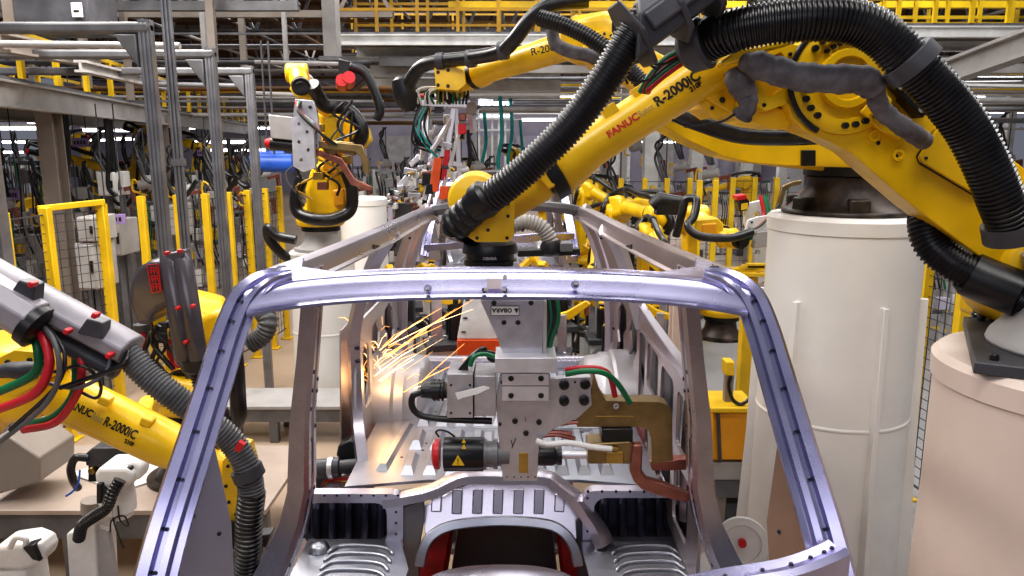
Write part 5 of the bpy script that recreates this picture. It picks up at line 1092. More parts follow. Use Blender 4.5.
catwalk((W(580, 14, 15).x, 15, W(580, 20, 15).z), (W(860, 14, 15).x, 15, W(580, 20, 15).z), 1.4, 'yellow railed catwalk crossing behind the two robot elbows', 1.0, .9, .14, m=WHC)
mb = MB(); mb.ibeam(W(905, 88, 8.5), W(1060, 32, 6.5), .16, .24, .03); tag(mb.build('hanging_girder', GRYL), 'grey steel girder slanting up towards the upper right corner', 'girder')
mb = MB(); mb.ibeam(W(0, 42, 5.6), W(100, 62, 8), .12, .14, .02); tag(mb.build('hanging_girder', BEI), 'beige girder slanting across the upper left behind the first gantry', 'girder')
mb = MB(); mb.ibeam(W(80, 66, 6.6), W(175, 88, 9), .1, .1, .02); tag(mb.build('hanging_girder', GRYL), 'slim grey girder slanting down above the left mezzanine railing', 'girder')
# ================================================================ ROOF TRUSSES
for k, (Y, z0, z1, x0, x1, m) in enumerate(((9.5, 4.2, 4.8, -9, -2.6, GRY), (13, 4.7, 5.5, -12, -2, BEI), (17, 5.0, 6.1, -14, 12, GRY), (22, 5.3, 6.5, -18, 18, BRN), (28, 5.5, 6.8, -22, 22, BEI), (35, 5.7, 7.0, -25, 25, BRN))):
    t = thing('roof_truss', ((x0 + x1) / 2, Y, z0), 'steel roof truss across the hall, %s row counted from the car' % ORD[k], 'truss')
    for z in (z0, z1): mb = MB(); mb.beam((x0, Y, z), (x1, Y, z), .11); mb.build('chord', m, t)
    n = int((x1 - x0) / .9); mb = MB()
    for i in range(n):
        a = x0 + (x1 - x0) * i / n; b = x0 + (x1 - x0) * (i + 1) / n
        mb.beam((a, Y, z0), ((a + b) / 2, Y, z1), .06); mb.beam(((a + b) / 2, Y, z1), (b, Y, z0), .06)
    mb.build('lattice', m, t)
for k, (px, Y) in enumerate(((88, 9), (130, 10), (208, 12), (216, 9.2), (246, 13), (288, 12), (20, 7), (34, 12))):
    p = W(px, 90, Y); mb = MB(); z0 = W(px, (88, 100, 80, 62, 75, 76, 60, 80)[k], Y).z; mb.beam((p.x, Y, z0), (p.x, Y, 6.4), (.08, .07, .07, .09, .10, .06, .1, .08)[k], .08); tag(mb.build('roof_hanger', [BEI, BEI, GRYL][k % 3]), 'pale vertical hanger dropping from the roof at upper left, %s of eight across' % ORD[sorted((88, 130, 208, 216, 246, 288, 20, 34)).index(px)], 'hanger')
mb = MB(); mb.box(W(67, 10, 7), (.65, .5, .42)); mb.m = 1; q = W(77, 10, 6.72); mb.box(q, (.09, .02, .12)); mb.m = 2; mb.box(q + V((0, -.012, -.01)), (.05, .01, .02)); tag(mb.build('hanging_control_box', [GRYD, PAP, INKK], bev=.01), 'dark control box with a white notice under the roof at upper left', 'control box')
# ================================================================ OVERHEAD PIPES, TRAYS AND LAMPS
pm = [GRYL, GRY, WHC, GRY, BEI, YEL2, GRYL, GRY]
def pipe(a, b, r, m, label, group, sq=False):
    mb = MB()
    if sq: mb.beam(a, b, r * 2.4, r * 1.6)
    else: mb.cyl(a, b, r, n=10)
    return tag(mb.build('hanging_pipe' if not sq else 'hanging_cable_tray', m), label, 'pipe' if not sq else 'cable tray', group)
rnd.seed(11)
for k in range(44):
    Y = 10 + k * .55; z = (rnd.uniform(3.1, 4.0), rnd.uniform(3.6, 4.8), rnd.uniform(4.4, 6))[k % 3] + .02 * (Y - 10); r_ = rnd.choice([.025, .03, .045, .06])
    pipe((-.5 - rnd.uniform(0, 1.5), Y, z), (rnd.uniform(12, 18), Y, z), r_, [GRYL, WHC, BEI, GRY, YEL2, GRYL, WHC, GRY, BRN][k % 9], 'long overhead pipe crossing the hall high above the machines on the right half', 'overhead pipes crossing the right half', k % 4 == 0)
for k in range(44):
    Y = 10.3 + k * .55; z = (rnd.uniform(3.0, 3.6), rnd.uniform(3.4, 4.6), rnd.uniform(4.4, 6))[k % 3] + .02 * (Y - 10); r_ = rnd.choice([.02, .03, .04, .055])
    pipe((-rnd.uniform(11, 18), Y, z), (-1.2 - rnd.uniform(0, 1), Y, z), r_, [GRY, GRYD, BEI, BRN, GRY, BRN, GRYL, YELD][k % 8], 'long overhead pipe crossing the hall high above the machines on the left half', 'overhead pipes crossing the left half', k % 4 == 0)
for k in range(14):
    x = -9 + k * 1.35 + rnd.uniform(-.3, .3); z = rnd.uniform(3.9, 5.8)
    if abs(x) < .8: continue
    pipe((x, 10, z), (x + rnd.uniform(-.5, .5), 38, z), rnd.choice([.03, .04, .05]), [GRY, BEI, GRY, BRN][k % 4], 'overhead pipe running lengthwise towards the far end of the hall', 'overhead pipes running lengthwise')
for k, (x0, x1, y, Y, h) in enumerate(((372, 560, 72, 13, .16), (376, 560, 84, 14, .2), (396, 560, 94, 15, .14), (380, 560, 62, 12.5, .12))):
    pipe(W(x0, y, Y), W(x1, y, Y), h * .75, [GRYL, WHC, GRYL, GRY][k], 'broad pale duct below the top centre catwalk, %s from the top' % ORD[(1, 2, 3, 0)[k]], None, True)
for k, (x0, x1, y, Y) in enumerate(((0, 180, 44, 5.6), (100, 190, 52, 6.8), (110, 235, 70, 7.6), (140, 250, 84, 8), (0, 300, 96, 13), (60, 250, 106, 14), (255, 345, 62, 10.5), (250, 300, 93, 10))):
    pipe(W(x0, y, Y), W(x1, y + 2, Y), .026, [GRYL, PRF, PRF, GRY, GRYL, BEI, GRYL, GRYL][k], 'horizontal steel pipe at upper left among the gantry beams, %s from the top' % ORD[sorted((44, 52, 70, 84, 96, 106, 62, 93)).index(y)], None)
for k in range(22):
    Y = 9.2 + k * .45; z = H + Y * math.tan(math.radians(rnd.uniform(1.2, 6.0)))
    pipe((W(905, 100, Y).x, Y, z), (W(1090, 100, Y).x + 1, Y, z + rnd.uniform(-.1, .1)), rnd.choice([.018, .025, .035]), [WHC, GRYL, BEI, YEL2, WHC, GRY, GRYL][k % 7], 'thin overhead pipe at the right beyond the arching black hose', 'thin overhead pipes at the right', k % 5 == 0)
LP = [(30, 128, 14), (60, 122, 17), (95, 118, 20), (120, 130, 15), (140, 139, 19), (170, 128, 22), (218, 142, 17), (238, 150, 20), (30, 142, 20), (262, 128, 24), (12, 152, 22), (85, 140, 24), (560, 96, 20), (545, 120, 24), (625, 118, 22), (700, 128, 24), (740, 122, 20), (950, 96, 16), (975, 104, 19), (1002, 112, 22), (960, 122, 24), (1010, 92, 14), (940, 132, 26), (985, 78, 15), (930, 84, 18), (720, 140, 28), (660, 142, 30)]
for k, (x, y, Y) in enumerate(LP):
    p = W(x, y, Y); side_ = 'left half' if x < 400 else 'right half'
    t = thing('hanging_lamp', p, 'lit fluorescent strip lamp hanging under the pipes in the %s of the hall' % side_, 'lamp', 'strip lamps in the ' + side_)
    L_ = 1.5
    mb = MB(); mb.box(p + V((0, 0, .05)), (L_, .12, .05)); mb.build('housing', WHC, t)
    mb = MB(); mb.cyl(p + V((-L_ / 2 + .03, 0, 0)), p + V((L_ / 2 - .03, 0, 0)), .035, n=8); mb.build('tube', LMP, t)
# bright far opening seen between the two arms
t = thing('lit_window_bay', W(494, 130, 30), 'bright bluish lit bay with white bars far behind the car roof', 'window')
for k, (x, y) in enumerate(((486, 92), (496, 90), (505, 88), (484, 102), (496, 104), (506, 100), (490, 112), (502, 114))):
    mb = MB(); p = W(x, y, 30); mb.box(p, (.22, .06, .22)); mb.build('lamp_panel', LMPC, t)
for k in range(6):
    mb = MB(); x = 479 + k * 6.6; mb.beam(W(x, 84, 30.2), W(x, 196, 30.2), .08); mb.build('frame_bar', WHC, t)
for y in (96, 108, 118, 130): mb = MB(); mb.beam(W(476, y, 30.1), W(514, y, 30.1), .07); mb.build('frame_bar', WHC, t)
mb = MB(); mb.pp([(478, 84), (512, 84), (512, 118), (478, 118)], 30.6, .05); mb.build('back_panel', LMPC, t)
# pale wall panels at the far end
for k in range(16):
    x = -19 + k * 2.5; mb = MB(); mb.box((x, 42.9, 1.6), (1.5, .2, 3.2)); tag(mb.build('wall_cabinet', [WALLM, GRYL, WHC, GRYL][k % 4], bev=.02), 'tall pale cabinet standing against the far end wall', 'cabinet', 'cabinets along the far wall')
# ================================================================ MIDGROUND MACHINES
rnd.seed(23)
# second car body further down the line
car2 = dup(car, (XC - .08, 8.5, H - 1.62), 'second bare metal car body farther down the line behind the first one')
# right-hand group of robots behind the car
def g0(px, py, Y, z): p = W(px, py, Y); return V((p.x, Y, z))
rs = []
ra, _ = robot('yellow robot bowing low right of the car roof, nearest the finned pedestal', g0(722, 300, 6.2, .9), g0(712, 0, 6.2, 1.25), W(696, 224, 6.1), W(722, 234, 5.5), W(738, 240, 5.3), .8, hose=False); rs.append(ra)
mb = MB(); mb.cable([W(*p) for p in ((676, 236, 5.4), (682, 214, 5.35), (686, 200, 5.35), (696, 200, 5.3), (694, 216, 5.25), (688, 226, 5.2), (700, 236, 5.15), (730, 238, 5.15), (752, 232, 5.2))], .03, 12); mb.build('dress_hose', RUB, ra)
mb = MB(); mb.pp([(696, 220), (718, 218), (724, 224), (722, 240), (700, 242), (694, 234)], 5.35, .2); mb.m = 1; mb.pp([(702, 224), (717, 223), (717, 235), (702, 236)], 5.34, .02); mb.build('elbow_cover', [YEL, ORG], ra, bev=.03, segs=3)
rb, _ = robot('small yellow robot whose forearm points right just behind the car roof rail', g0(612, 300, 8.0, .7), g0(608, 0, 8.0, 1.15), W(618, 214, 7.9), W(650, 214, 7.2), W(666, 222, 7.1), .95, red=True); rs.append(rb)
rc, _ = robot('yellow robot farther back over the right rail, under the lettered forearm', g0(590, 300, 10.2, .7), g0(586, 0, 10.2, 1.15), W(586, 194, 10.2), W(620, 206, 9.6), W(632, 214, 9.5), .9); rs.append(rc)
rd, _ = robot('yellow robot leaning in the gap between roof rail and header on the right', g0(590, 330, 6.9, .6), g0(596, 0, 6.9, 1.1), W(598, 240, 6.7), W(596, 270, 6.0), W(594, 284, 5.9), .8); rs.append(rd)
re_, _ = robot('yellow robot low behind the right rear door pillar', g0(664, 340, 6.9, .6), g0(660, 0, 6.9, 1.05), W(650, 240, 6.8), W(664, 258, 6.2), W(670, 280, 6.1), .8); rs.append(re_)
mb = MB(); mb.tube(PX([(652, 206), (660, 200), (672, 202), (684, 203)], 5.9), [.05, .07, .06, .05], 14); mb.box(W(668, 208, 5.9), (.2, .12, .1)); mb.build('black_motor_group', BLK, rb)
gr = weld_gun(W(746, 226, 5.3), (1, 0, .15), (.2, 0, 1), .62, 'pale plate welding gun with red and green hoses left of the finned pedestal', m=WHC)
t = thing('tool_carrier', W(752, 250, 5.6), 'pale upright tool plate with round holes left of the finned pedestal', 'tool')
mb = MB(); plate([(744, 204), (762, 200), (768, 210), (766, 280), (752, 284), (754, 240), (744, 224)], [[(756 + 3 * math.cos(a), y + 3 * math.sin(a)) for a in [k * PI / 5 for k in range(10)]] for y in (214, 232, 252, 268)], lambda u, v, w: W(u, v, 5.6) + V((0, w, 0)), .06, mb); mb.build('tool_plate', WHC, t)
mb = MB(); mb.cable([W(*p) for p in ((764, 196, 5.5), (768, 216, 5.45), (762, 230, 5.4), (748, 238, 5.35), (730, 240, 5.35))], .022, 10); mb.build('hose', GRN, t)
mb = MB(); mb.cable([W(*p) for p in ((761, 196, 5.5), (764, 214, 5.46), (758, 228, 5.42))], .018, 10); mb.build('hose', REDH, t)
mb = MB(); mb.pp([(738, 202), (746, 196), (750, 202), (748, 210), (740, 212)], 5.5, .12); mb.build('motor', BLK, t, bev=.01); mb = MB(); mb.pp([(736, 196), (746, 194), (748, 199), (738, 201)], 5.48, .12); mb.build('motor_cap', RED, t, bev=.008)
mb = MB(); mb.pp([(742, 204), (748, 203), (748, 209), (742, 210)], 5.47, .02); mb.build('sticker', YEL2, t)
# yellow slotted table
t = thing('slotted_table', W(748, 268, 5.2), 'flat yellow slotted plate table beside the finned pedestal', 'table')
for k in range(5): mb = MB(); mb.beam(W(730 + k * 4, 272 - k * 1.6, 5.2), W(752 + k * 4, 272 - k * 1.6, 5.2), .05, .035); mb.build('slat', YEL2, t, bev=.004)
mb = MB(); mb.pp([(728, 273), (770, 273), (770, 277), (728, 277)], 5.15, .3); mb.build('table_plate', YEL2, t, bev=.004)
mb = MB(); mb.beam(W(750, 277, 5.3), V((W(750, 277, 5.3).x, 5.3, 0)), .09); mb.build('leg', YEL2, t)
# orange cabinet with stand, beige post, reel
t = thing('orange_cabinet', W(735, 500, 4.4), 'orange control box with yellow lid on a grey stand right of the car', 'cabinet')
a, b = W(713, 413, 4.4), W(757, 460, 4.4)
mb = MB(); mb.hexa([V((a.x, 4.4, b.z)), V((b.x, 4.4, b.z)), V((b.x, 4.65, b.z)), V((a.x, 4.65, b.z)), V((a.x, 4.4, a.z)), V((b.x, 4.4, a.z)), V((b.x, 4.65, a.z)), V((a.x, 4.65, a.z))]); mb.build('box', ORG, t, bev=.006)
mb = MB(); mb.pp([(711, 408), (759, 408), (759, 413), (711, 413)], 4.36, .34); mb.build('lid', YEL2, t, bev=.006)
mb = MB(); mb.pp([(713, 462), (757, 462), (757, 480), (713, 480)], 4.42, .3); mb.build('shelf', GRYL, t, bev=.004)
mb = MB(); mb.pp([(716, 480), (756, 480), (756, 498), (716, 498)], 4.45, .25); mb.build('drawer', GRY, t, bev=.004)
mb = MB(); mb.beam(V((W(735, 498, 4.55).x, 4.55, 0)), W(735, 498, 4.55), .16); mb.build('leg', GRYD, t)
mb = MB(); mb.beam(W(718, 414, 4.38), W(720, 462, 4.38), .02); mb.build('edge_strip', GRYD, t)
column(686, 4.75, 1.62, .13, 'pale square post with a yellow box behind the right windshield pillar', WHTP)
t = thing('yellow_switch_box', W(729, 372, 4.4), 'small yellow switch box on a beige post, right of the car', 'switch box'); mb = MB(); mb.pp([(726, 362), (735, 362), (735, 376), (726, 376)], 4.4, .1); mb.build('box', YEL2, t, bev=.006)
mb = MB(); mb.beam(V((W(730, 372, 4.46).x, 4.5, 0)), W(730, 360, 4.5), .05); mb.build('post', BEI, t)
mb = MB(); mb.cable(PX([(731, 376, 4.4), (729, 386, 4.4), (733, 400, 4.4), (742, 404, 4.4), (752, 396, 4.4)]), .012, 8); mb.build('thin_cable', RUB, t)
t = thing('hose_reel', W(742, 545, 3.3), 'white round hose reel on the floor beside the car sill', 'reel'); mb = MB(); mb.lathe(W(742, 542, 3.3), (-.25, -1, .2), [(0, .10), (0, .125), (.03, .125), (.03, .09), (.02, .085), (.02, .0)], 32); mb.m = 1; mb.lathe(W(742, 542, 3.27), (-.25, -1, .2), [(0, .02), (.03, .02)], 12); mb.build('reel_disc', [WHC, RED], t); mb = MB(); mb.beam(V((W(742, 542, 3.36).x, 3.36, 0)), W(742, 542, 3.36), .06); mb.build('reel_stand', GRY, t)
# yellow floor lines on the right
for k, (a, b) in enumerate((((936, 282), (966, 290)), ((934, 327), (972, 340)), ((930, 309), (950, 312)), ((952, 318), (975, 322)))):
    A, B = G(*a, 0), G(*b, 0); d = (B - A).normalized(); q = V((-d.y, d.x, 0)) * .07; mb = MB(); mb.prism([A - q, B - q, B + q, A + q], (0, 0, .006)); o = mb.build('trim_%d' % (k + 1), YEL2); struct(o)
mb = MB(); mb.box((4.75, 7, .002), (7.5, 10, .004)); struct(mb.build('floor_grey_zone', CONG))
# hose standing by the right pedestal
t = thing('standing_cable_hose', W(985, 352, 2.6), 'black ribbed hose hooking down behind the right corner robot base', 'hose'); mb = MB(); mb.hose([W(*p) for p in ((996, 318, 2.6), (988, 306, 2.6), (982, 312, 2.6), (980, 330, 2.6), (978, 354, 2.6), (978, 420, 2.6))], .032, .014, .12, 14); mb.build('ribbed_hose', RUB, t); mb = MB(); mb.lathe(W(985, 304, 2.6), (1, 0, .2), [(-.03, .02), (-.02, .04), (.03, .04), (.04, .02)], 14); mb.build('hose_fitting', GRYL, t)
# ---- fixtures: clamp units behind and around the tail of the car
def clamp_unit(label, group):
    o = thing('clamp_unit', (0, 0, 0), label, 'clamp unit', group)
    mb = MB(); mb.box((0, 0, .25), (.22, .2, .5)); mb.build('base_block', WHC, o, bev=.01)
    mb = MB(); mb.box((.0, 0, .52), (.3, .26, .05)); mb.m = 1
    for a in (-.1, 0, .1): mb.bolt((a, -.08, .545), (0, 0, 1), .015, .012)
    mb.build('mount_plate', [GRYD, ALUW], o, bev=.005)
    mb = MB(); mb.cyl((-.06, 0, .54), (-.06, 0, .80), .05, n=14); mb.cyl((-.06, 0, .8), (-.06, 0, .84), .035, n=12); mb.build('air_cylinder', BLK, o)
    mb = MB(); mb.beam((.07, 0, .54), (.07, 0, .86), .07, .09); mb.build('upright', ALU, o, bev=.006)
    mb = MB(); mb.prism([(-.10, -.03, .82), (.1, -.03, .88), (.26, -.03, .98), (.30, -.03, .95), (.14, -.03, .82), (-.08, -.03, .78)], (0, .06, 0)); mb.build('clamp_arm', YEL, o, bev=.006)
    mb = MB(); mb.cyl((.27, 0, .95), (.27, 0, .86), .022, n=10); mb.build('clamp_tip', COP, o)
    for k, m_ in enumerate((RUB, RUB, GRC)):
        mb = MB(); mb.cable([(-.1, -.05, .6), (-.2 - .02 * k, -.12, .5 + .05 * k), (-.18, -.12, .3), (-.1, -.11, .1)], .012, 6); mb.build('air_hose', m_, o)
    return o
cu = clamp_unit('clamp unit with yellow arm standing among the fixtures behind the car tail', 'clamp units behind the car')
spots = []
for k in range(24):
    Y = 5.45 + (k // 6) * .42 + rnd.uniform(-.05, .05); x = -.92 + (k % 6) * .42 + rnd.uniform(-.04, .04)
    if not (-.6 < x < 0 and Y < 5.4): spots.append((x, Y, rnd.uniform(.4, .6)))
first = True
for x, y, z in spots:
    o = cu if first else dup(cu, (0, 0, 0)); first = False
    o.location = (x, y, z); o.rotation_euler = (0, 0, rnd.uniform(0, 6.28)); o.scale = (rnd.uniform(.8, 1.1),) * 3
mb = MB(); mb.box((.1, 6.3, .2), (2.2, 2.0, .4)); tag(mb.build('fixture_bed', GRYD, bev=.02), 'dark fixture bed carrying the clamp units behind the car tail', 'fixture bed')
for side_, xs in (('right', (1.35, 2.3)),):
    for k in range(10):
        cx_, cy_ = rnd.uniform(*xs), 5.2 + k * .55
        if any((cx_ - q.location.x) ** 2 + (cy_ - q.location.y) ** 2 < .45 for q in rs) or (cx_ - 1.69) ** 2 + (cy_ - 5.3) ** 2 < .4 or cy_ < 5.6: continue
        o = dup(cu, (cx_, cy_, rnd.uniform(.0, .4)), 'clamp unit with yellow arm standing beside the line, to the %s of the car tail' % side_, 'clamp units %s of the car' % side_, rz=rnd.uniform(0, 6.28)); o.scale = (rnd.uniform(.9, 1.3),) * 3
# orange machine with white hood behind the gun bracket
t = thing('hooded_machine', W(478, 362, 4.9), 'orange box with a tapering white hood behind the gun bracket', 'machine')
mb = MB(); mb.pp([(457, 340), (500, 340), (500, 366), (457, 366)], 4.8, .4); mb.m = 1; mb.build('orange_box', [RDO], t, bev=.006)
mb = MB(); mb.pp([(457, 339), (500, 339), (510, 280), (470, 280), (464, 300)], 4.82, .36); mb.m = 1
for y in (300, 318, 332): mb.box(W(463 + (320 - y) * .12 + 2, y, 4.81), (.03, .01, .012))
mb.build('white_hood', [PAP, BLK], t, bev=.006)
mb = MB(); mb.beam(V((W(478, 366, 5).x, 5.0, 0)), W(478, 366, 5.0), .2); mb.build('stand', GRYD, t)
# corrugated air duct behind wrist
t = thing('air_duct', W(535, 250, 2.9), 'silver corrugated duct with a dark end box behind the robot wrist', 'duct')
mb = MB(); mb.hose([W(*p) for p in ((512, 226, 2.85), (524, 222, 2.85), (540, 226, 2.85), (548, 236, 2.85), (551, 244, 2.85))], .032, .013, .16, 16); mb.build('corrugated_hose', GRYL, t, ang=25)
mb = MB(); mb.lathe(W(551, 240, 2.85), (.1, 0, -1), [(0, .034), (.02, .046), (.05, .044), (.06, .03)], 18); mb.pp([(518, 251), (580, 249), (580, 255), (518, 257)], 2.83, .06); mb.build('end_fitting', BLK, t)
mb = MB(); mb.pp([(560, 243), (573, 243), (573, 252), (560, 252)], 2.8, .08); mb.build('end_box', GRY, t, bev=.004)
# ---- cabinets, shelves, panels on the left behind the fence
def cabinet(px0, py0, px1, py1, Y, label, m=WHC, dpt=.4, legs=True, group=None, name='control_cabinet', cat='cabinet'):
    a, b = W(px0, py0, Y), W(px1, py1, Y); t = thing(name, ((a.x + b.x) / 2, Y, 0 if legs else b.z), label, cat, group)
    mb = MB(); mb.box(((a.x + b.x) / 2, Y + dpt / 2, (a.z + b.z) / 2), (b.x - a.x, dpt, a.z - b.z)); mb.build('cabinet_body', m, t, bev=.01)
    w_ = b.x - a.x; h_ = a.z - b.z
    mb = MB(); mb.box(((a.x + b.x) / 2, Y - .008, (a.z + b.z) / 2), (w_ * .9, .016, h_ * .92)); d = mb.build('door', m, t, bev=.006)
    mb = MB(); mb.box((b.x - w_ * .12, Y - .025, (a.z + b.z) / 2), (.02, .02, min(.12, h_ * .3))); mb.build('handle', BLK, d)
    if legs:
        for s_ in (0, 1): mb = MB(); x = a.x + w_ * .1 + s_ * w_ * .8; mb.beam((x, Y + dpt / 2, 0), (x, Y + dpt / 2, b.z), .06); mb.build('leg', GRY, t)
    return t
cabinet(76, 217, 96, 242, 7.0, 'upper pale wall cabinet behind the two joined fence posts', GRYL)
cabinet(74, 243, 98, 290, 7.0, 'lower pale cabinet behind the two joined fence posts', GRYL)
cabinet(108, 220, 122, 256, 7.8, 'slim grey cabinet with a green display behind the left fence', GRYL)
cabinet(166, 205, 180, 236, 9, 'grey cabinet behind the fence beside the triple tube post', GRYL)
cabinet(96, 172, 116, 196, 9.5, 'pale box hanging among the cables above the left fence', WHC, legs=True)
cabinet(60, 188, 74, 200, 11, 'small pale box on the far side of the left fence', GRYL)
for k, (x0, y0, x1, y1, Y) in enumerate(((104, 214, 126, 224, 7.6), (72, 138, 89, 147, 12), (197, 150, 207, 156, 14), (6, 190, 20, 200, 10))):
    a, b = W(x0, y0, Y), W(x1, y1, Y); t = thing('hanging_sign', ((a.x + b.x) / 2, Y, b.z), ('purple sign panel behind the fence above the green display', 'purple sign board hanging under the mezzanine on the left', 'small purple sign hanging behind the middle gantry', 'purple sign near the left edge post')[k], 'sign')
    mb = MB(); mb.box(((a.x + b.x) / 2, Y, (a.z + b.z) / 2), (b.x - a.x, .03, a.z - b.z)); mb.build('sign_face', PURP, t, bev=.004)
    mb = MB()
    for i in range(4): x = a.x + (b.x - a.x) * (.18 + .2 * i); mb.box((x, Y - .018, (a.z + b.z) / 2), ((b.x - a.x) * .1, .008, (a.z - b.z) * .4))
    mb.build('lettering', INKK, t)
    for s_ in (.1, .9): mb = MB(); x = a.x + (b.x - a.x) * s_; mb.cyl((x, Y, a.z), (x, Y, a.z + 1.1), .008, n=6); mb.build('hanger_wire', GRYD, t)
for k, (x, y0, y1, Y) in enumerate(((67, 108, 200, 9), (108, 116, 196, 9.5), (112, 120, 190, 9.6), (173, 128, 205, 10), (205, 130, 190, 11), (40, 110, 170, 10), (230, 138, 200, 12))):
    mb = MB(); mb.cable([W(x - 2, y0, Y), W(x + 1, (y0 + y1) / 2, Y), W(x - 2 + (k % 3) * 3, y1 - 10, Y), W(x + 8, y1, Y)], .035, 8); tag(mb.build('hanging_cable', RUB), 'thick black cable hanging behind the left fence, %s of seven across' % ORD[[40, 67, 108, 112, 173, 205, 230].index(x)], 'cable')
for k in range(9):
    x, y, Y = rnd.uniform(10, 240), rnd.uniform(150, 190), rnd.uniform(8.5, 12); mb = MB(); mb.cable([W(x, y, Y), W(x + 8, y + 18, Y), W(x + 20, y + 22, Y), W(x + 32, y + 6, Y)], .028, 8); tag(mb.build('hanging_looped_cable', RUB), 'black cable sagging in a loop between tools behind the left fence', 'cable', 'sagging cables behind the left fence')
def hand_tool(label, group):
    o = thing('hanging_hand_tool', (0, 0, 0), label, 'hand tool', group)
    mb = MB(); mb.cyl((0, 0, .25), (0, 0, .95), .010, n=6); mb.build('suspension_wire', GRYD, o)
    mb = MB(); mb.cyl((-.12, 0, .1), (.12, 0, .14), .07, n=14); mb.box((0, 0, .19), (.12, .1, .12)); mb.build('tool_body', GRYL, o, bev=.008)
    mb = MB(); mb.prism([(.1, -.03, .08), (.3, -.03, .12), (.32, -.03, -.12), (.27, -.03, -.12), (.25, -.03, .05), (.1, -.03, .02)], (0, .06, 0)); mb.build('jaw', COP, o, bev=.004)
    mb = MB(); mb.tube(cr([(-.12, 0, .12), (-.22, 0, .18), (-.24, 0, .02), (-.14, 0, -.02)], 5), .016, 8); mb.build('handle', YEL, o)
    for k in range(3): mb = MB(); mb.cable([(-.05 + .04 * k, .03, .24), (-.2 + .05 * k, .05, .6), (-.1 - .05 * k, .05, .8), (-.1 + .05 * k, .05, .95)], .018, 6); mb.build('hose', [RUB, GRC, RUB][k], o)
    return o
ht = hand_tool('grey hand welding tool hanging on a wire among the racks behind the left fence', 'hanging hand tools behind the left fence')
for k in range(30):
    o = ht if k == 0 else dup(ht, (0, 0, 0)); Y = 9.7 + (k % 4) * 2.15; p = W(6 + k * 8.9, 200, Y)
    o.location = (p.x, Y, rnd.uniform(1.3, 2.05)); o.rotation_euler = (0, 0, rnd.uniform(-.8, .8)); o.scale = (rnd.uniform(.75, 1.0),) * 3
for k in range(14):
    Y = 13.6 + (k % 3) * 2.4; p = W((575 + k * 15) if k < 10 else (930 + (k - 10) * 24), 200, Y); dup(ht, (p.x, Y, rnd.uniform(1.3, 2.4)), 'grey hand welding tool hanging on a wire beyond the fence right of the car', 'hanging hand tools beyond the right fence', rz=rnd.uniform(-.8, .8), sc=1.2)
# hand tool hoists and tool racks: little machines
def tool_rack(label, group):
    o = thing('tool_rack', (0, 0, 0), label, 'tool rack', group)
    for x in (-.5, .5): mb = MB(); mb.beam((x, 0, 0), (x, 0, 1.9), .06); mb.build('upright', GRYL, o)
    for z in (.5, 1.1, 1.85): mb = MB(); mb.beam((-.5, 0, z), (.5, 0, z), .05); mb.build('shelf_bar', GRY, o)
    r = random.Random(5)
    for k in range(12):
        z = (.62, 1.22, 1.7)[k % 3]; x = -.42 + (k // 3) * .28; mb = MB()
        mb.box((x, -.05 + r.uniform(-.05, .05), z), (r.uniform(.1, .22), .18, r.uniform(.12, .26))); mb.build('tool_box', r.choice([WHC, GRYD, YEL2, GRYL, BLK, GRYD, WALLM, GRY]), o, bev=.01)
    for k in range(6):
        x = r.uniform(-.5, .4); mb = MB(); mb.cable([(x, -.1, 1.85), (x + .1, -.2, 1.5), (x + .05, -.2, 1.1), (x + .2, -.1, .8)], .02, 6); mb.build('hose', r.choice([RUB, RUB, RUB, GRN, GRC]), o)
    return o
tr = tool_rack('tool rack with boxes and hoses standing behind the left fence', 'tool racks behind the left fence')
first = True
for k in range(22):
    o = tr if first else dup(tr, (0, 0, 0)); first = False
    Y = 10.6 + (k // 8) * 2.2; x = 4 + (k % 8) * 34 + (k // 8) * 11; p = W(x, 200, Y)
    o.location = (p.x, Y, 0); o.rotation_euler = (0, 0, rnd.uniform(-.2, .2)); o.scale = (.46, .6, rnd.uniform(.8, 1.25))
for k in range(12):
    x = 560 + k * 20; Y = 14.5 + (k % 4) * 2.4; p = W(x, 200, Y); dup(tr, (p.x, Y, 0), 'tool rack with boxes and hoses standing beyond the fence right of the car', 'tool racks beyond the right fence', rz=rnd.uniform(-.2, .2))
for k in range(9):
    x = 345 + k * 17; Y = 12.4 + (k % 3) * 1.7; p = W(x, 200, Y); dup(tr, (p.x, Y, 0), 'tool rack with boxes and hoses far behind the white pedestals and the car roof', 'tool racks far behind the car roof', rz=rnd.uniform(-.2, .2), sc=(.7, .7, rnd.uniform(.9, 1.2)))
    dup(ht, (p.x + .3, Y - .7, rnd.uniform(1.4, 2.2)), 'grey hand welding tool hanging on a wire far behind the white pedestals', 'hanging hand tools behind the white pedestals', rz=rnd.uniform(-.8, .8))
for k in range(8):
    x = 930 + k * 14; Y = 9 + (k % 4) * 2.4; p = W(x, 200, Y); dup(tr, (p.x, Y, 0), 'tool rack with boxes and hoses beyond the finned pedestal at the right edge', 'tool racks at the right edge', rz=rnd.uniform(-.2, .2), sc=(.6, .6, 1))
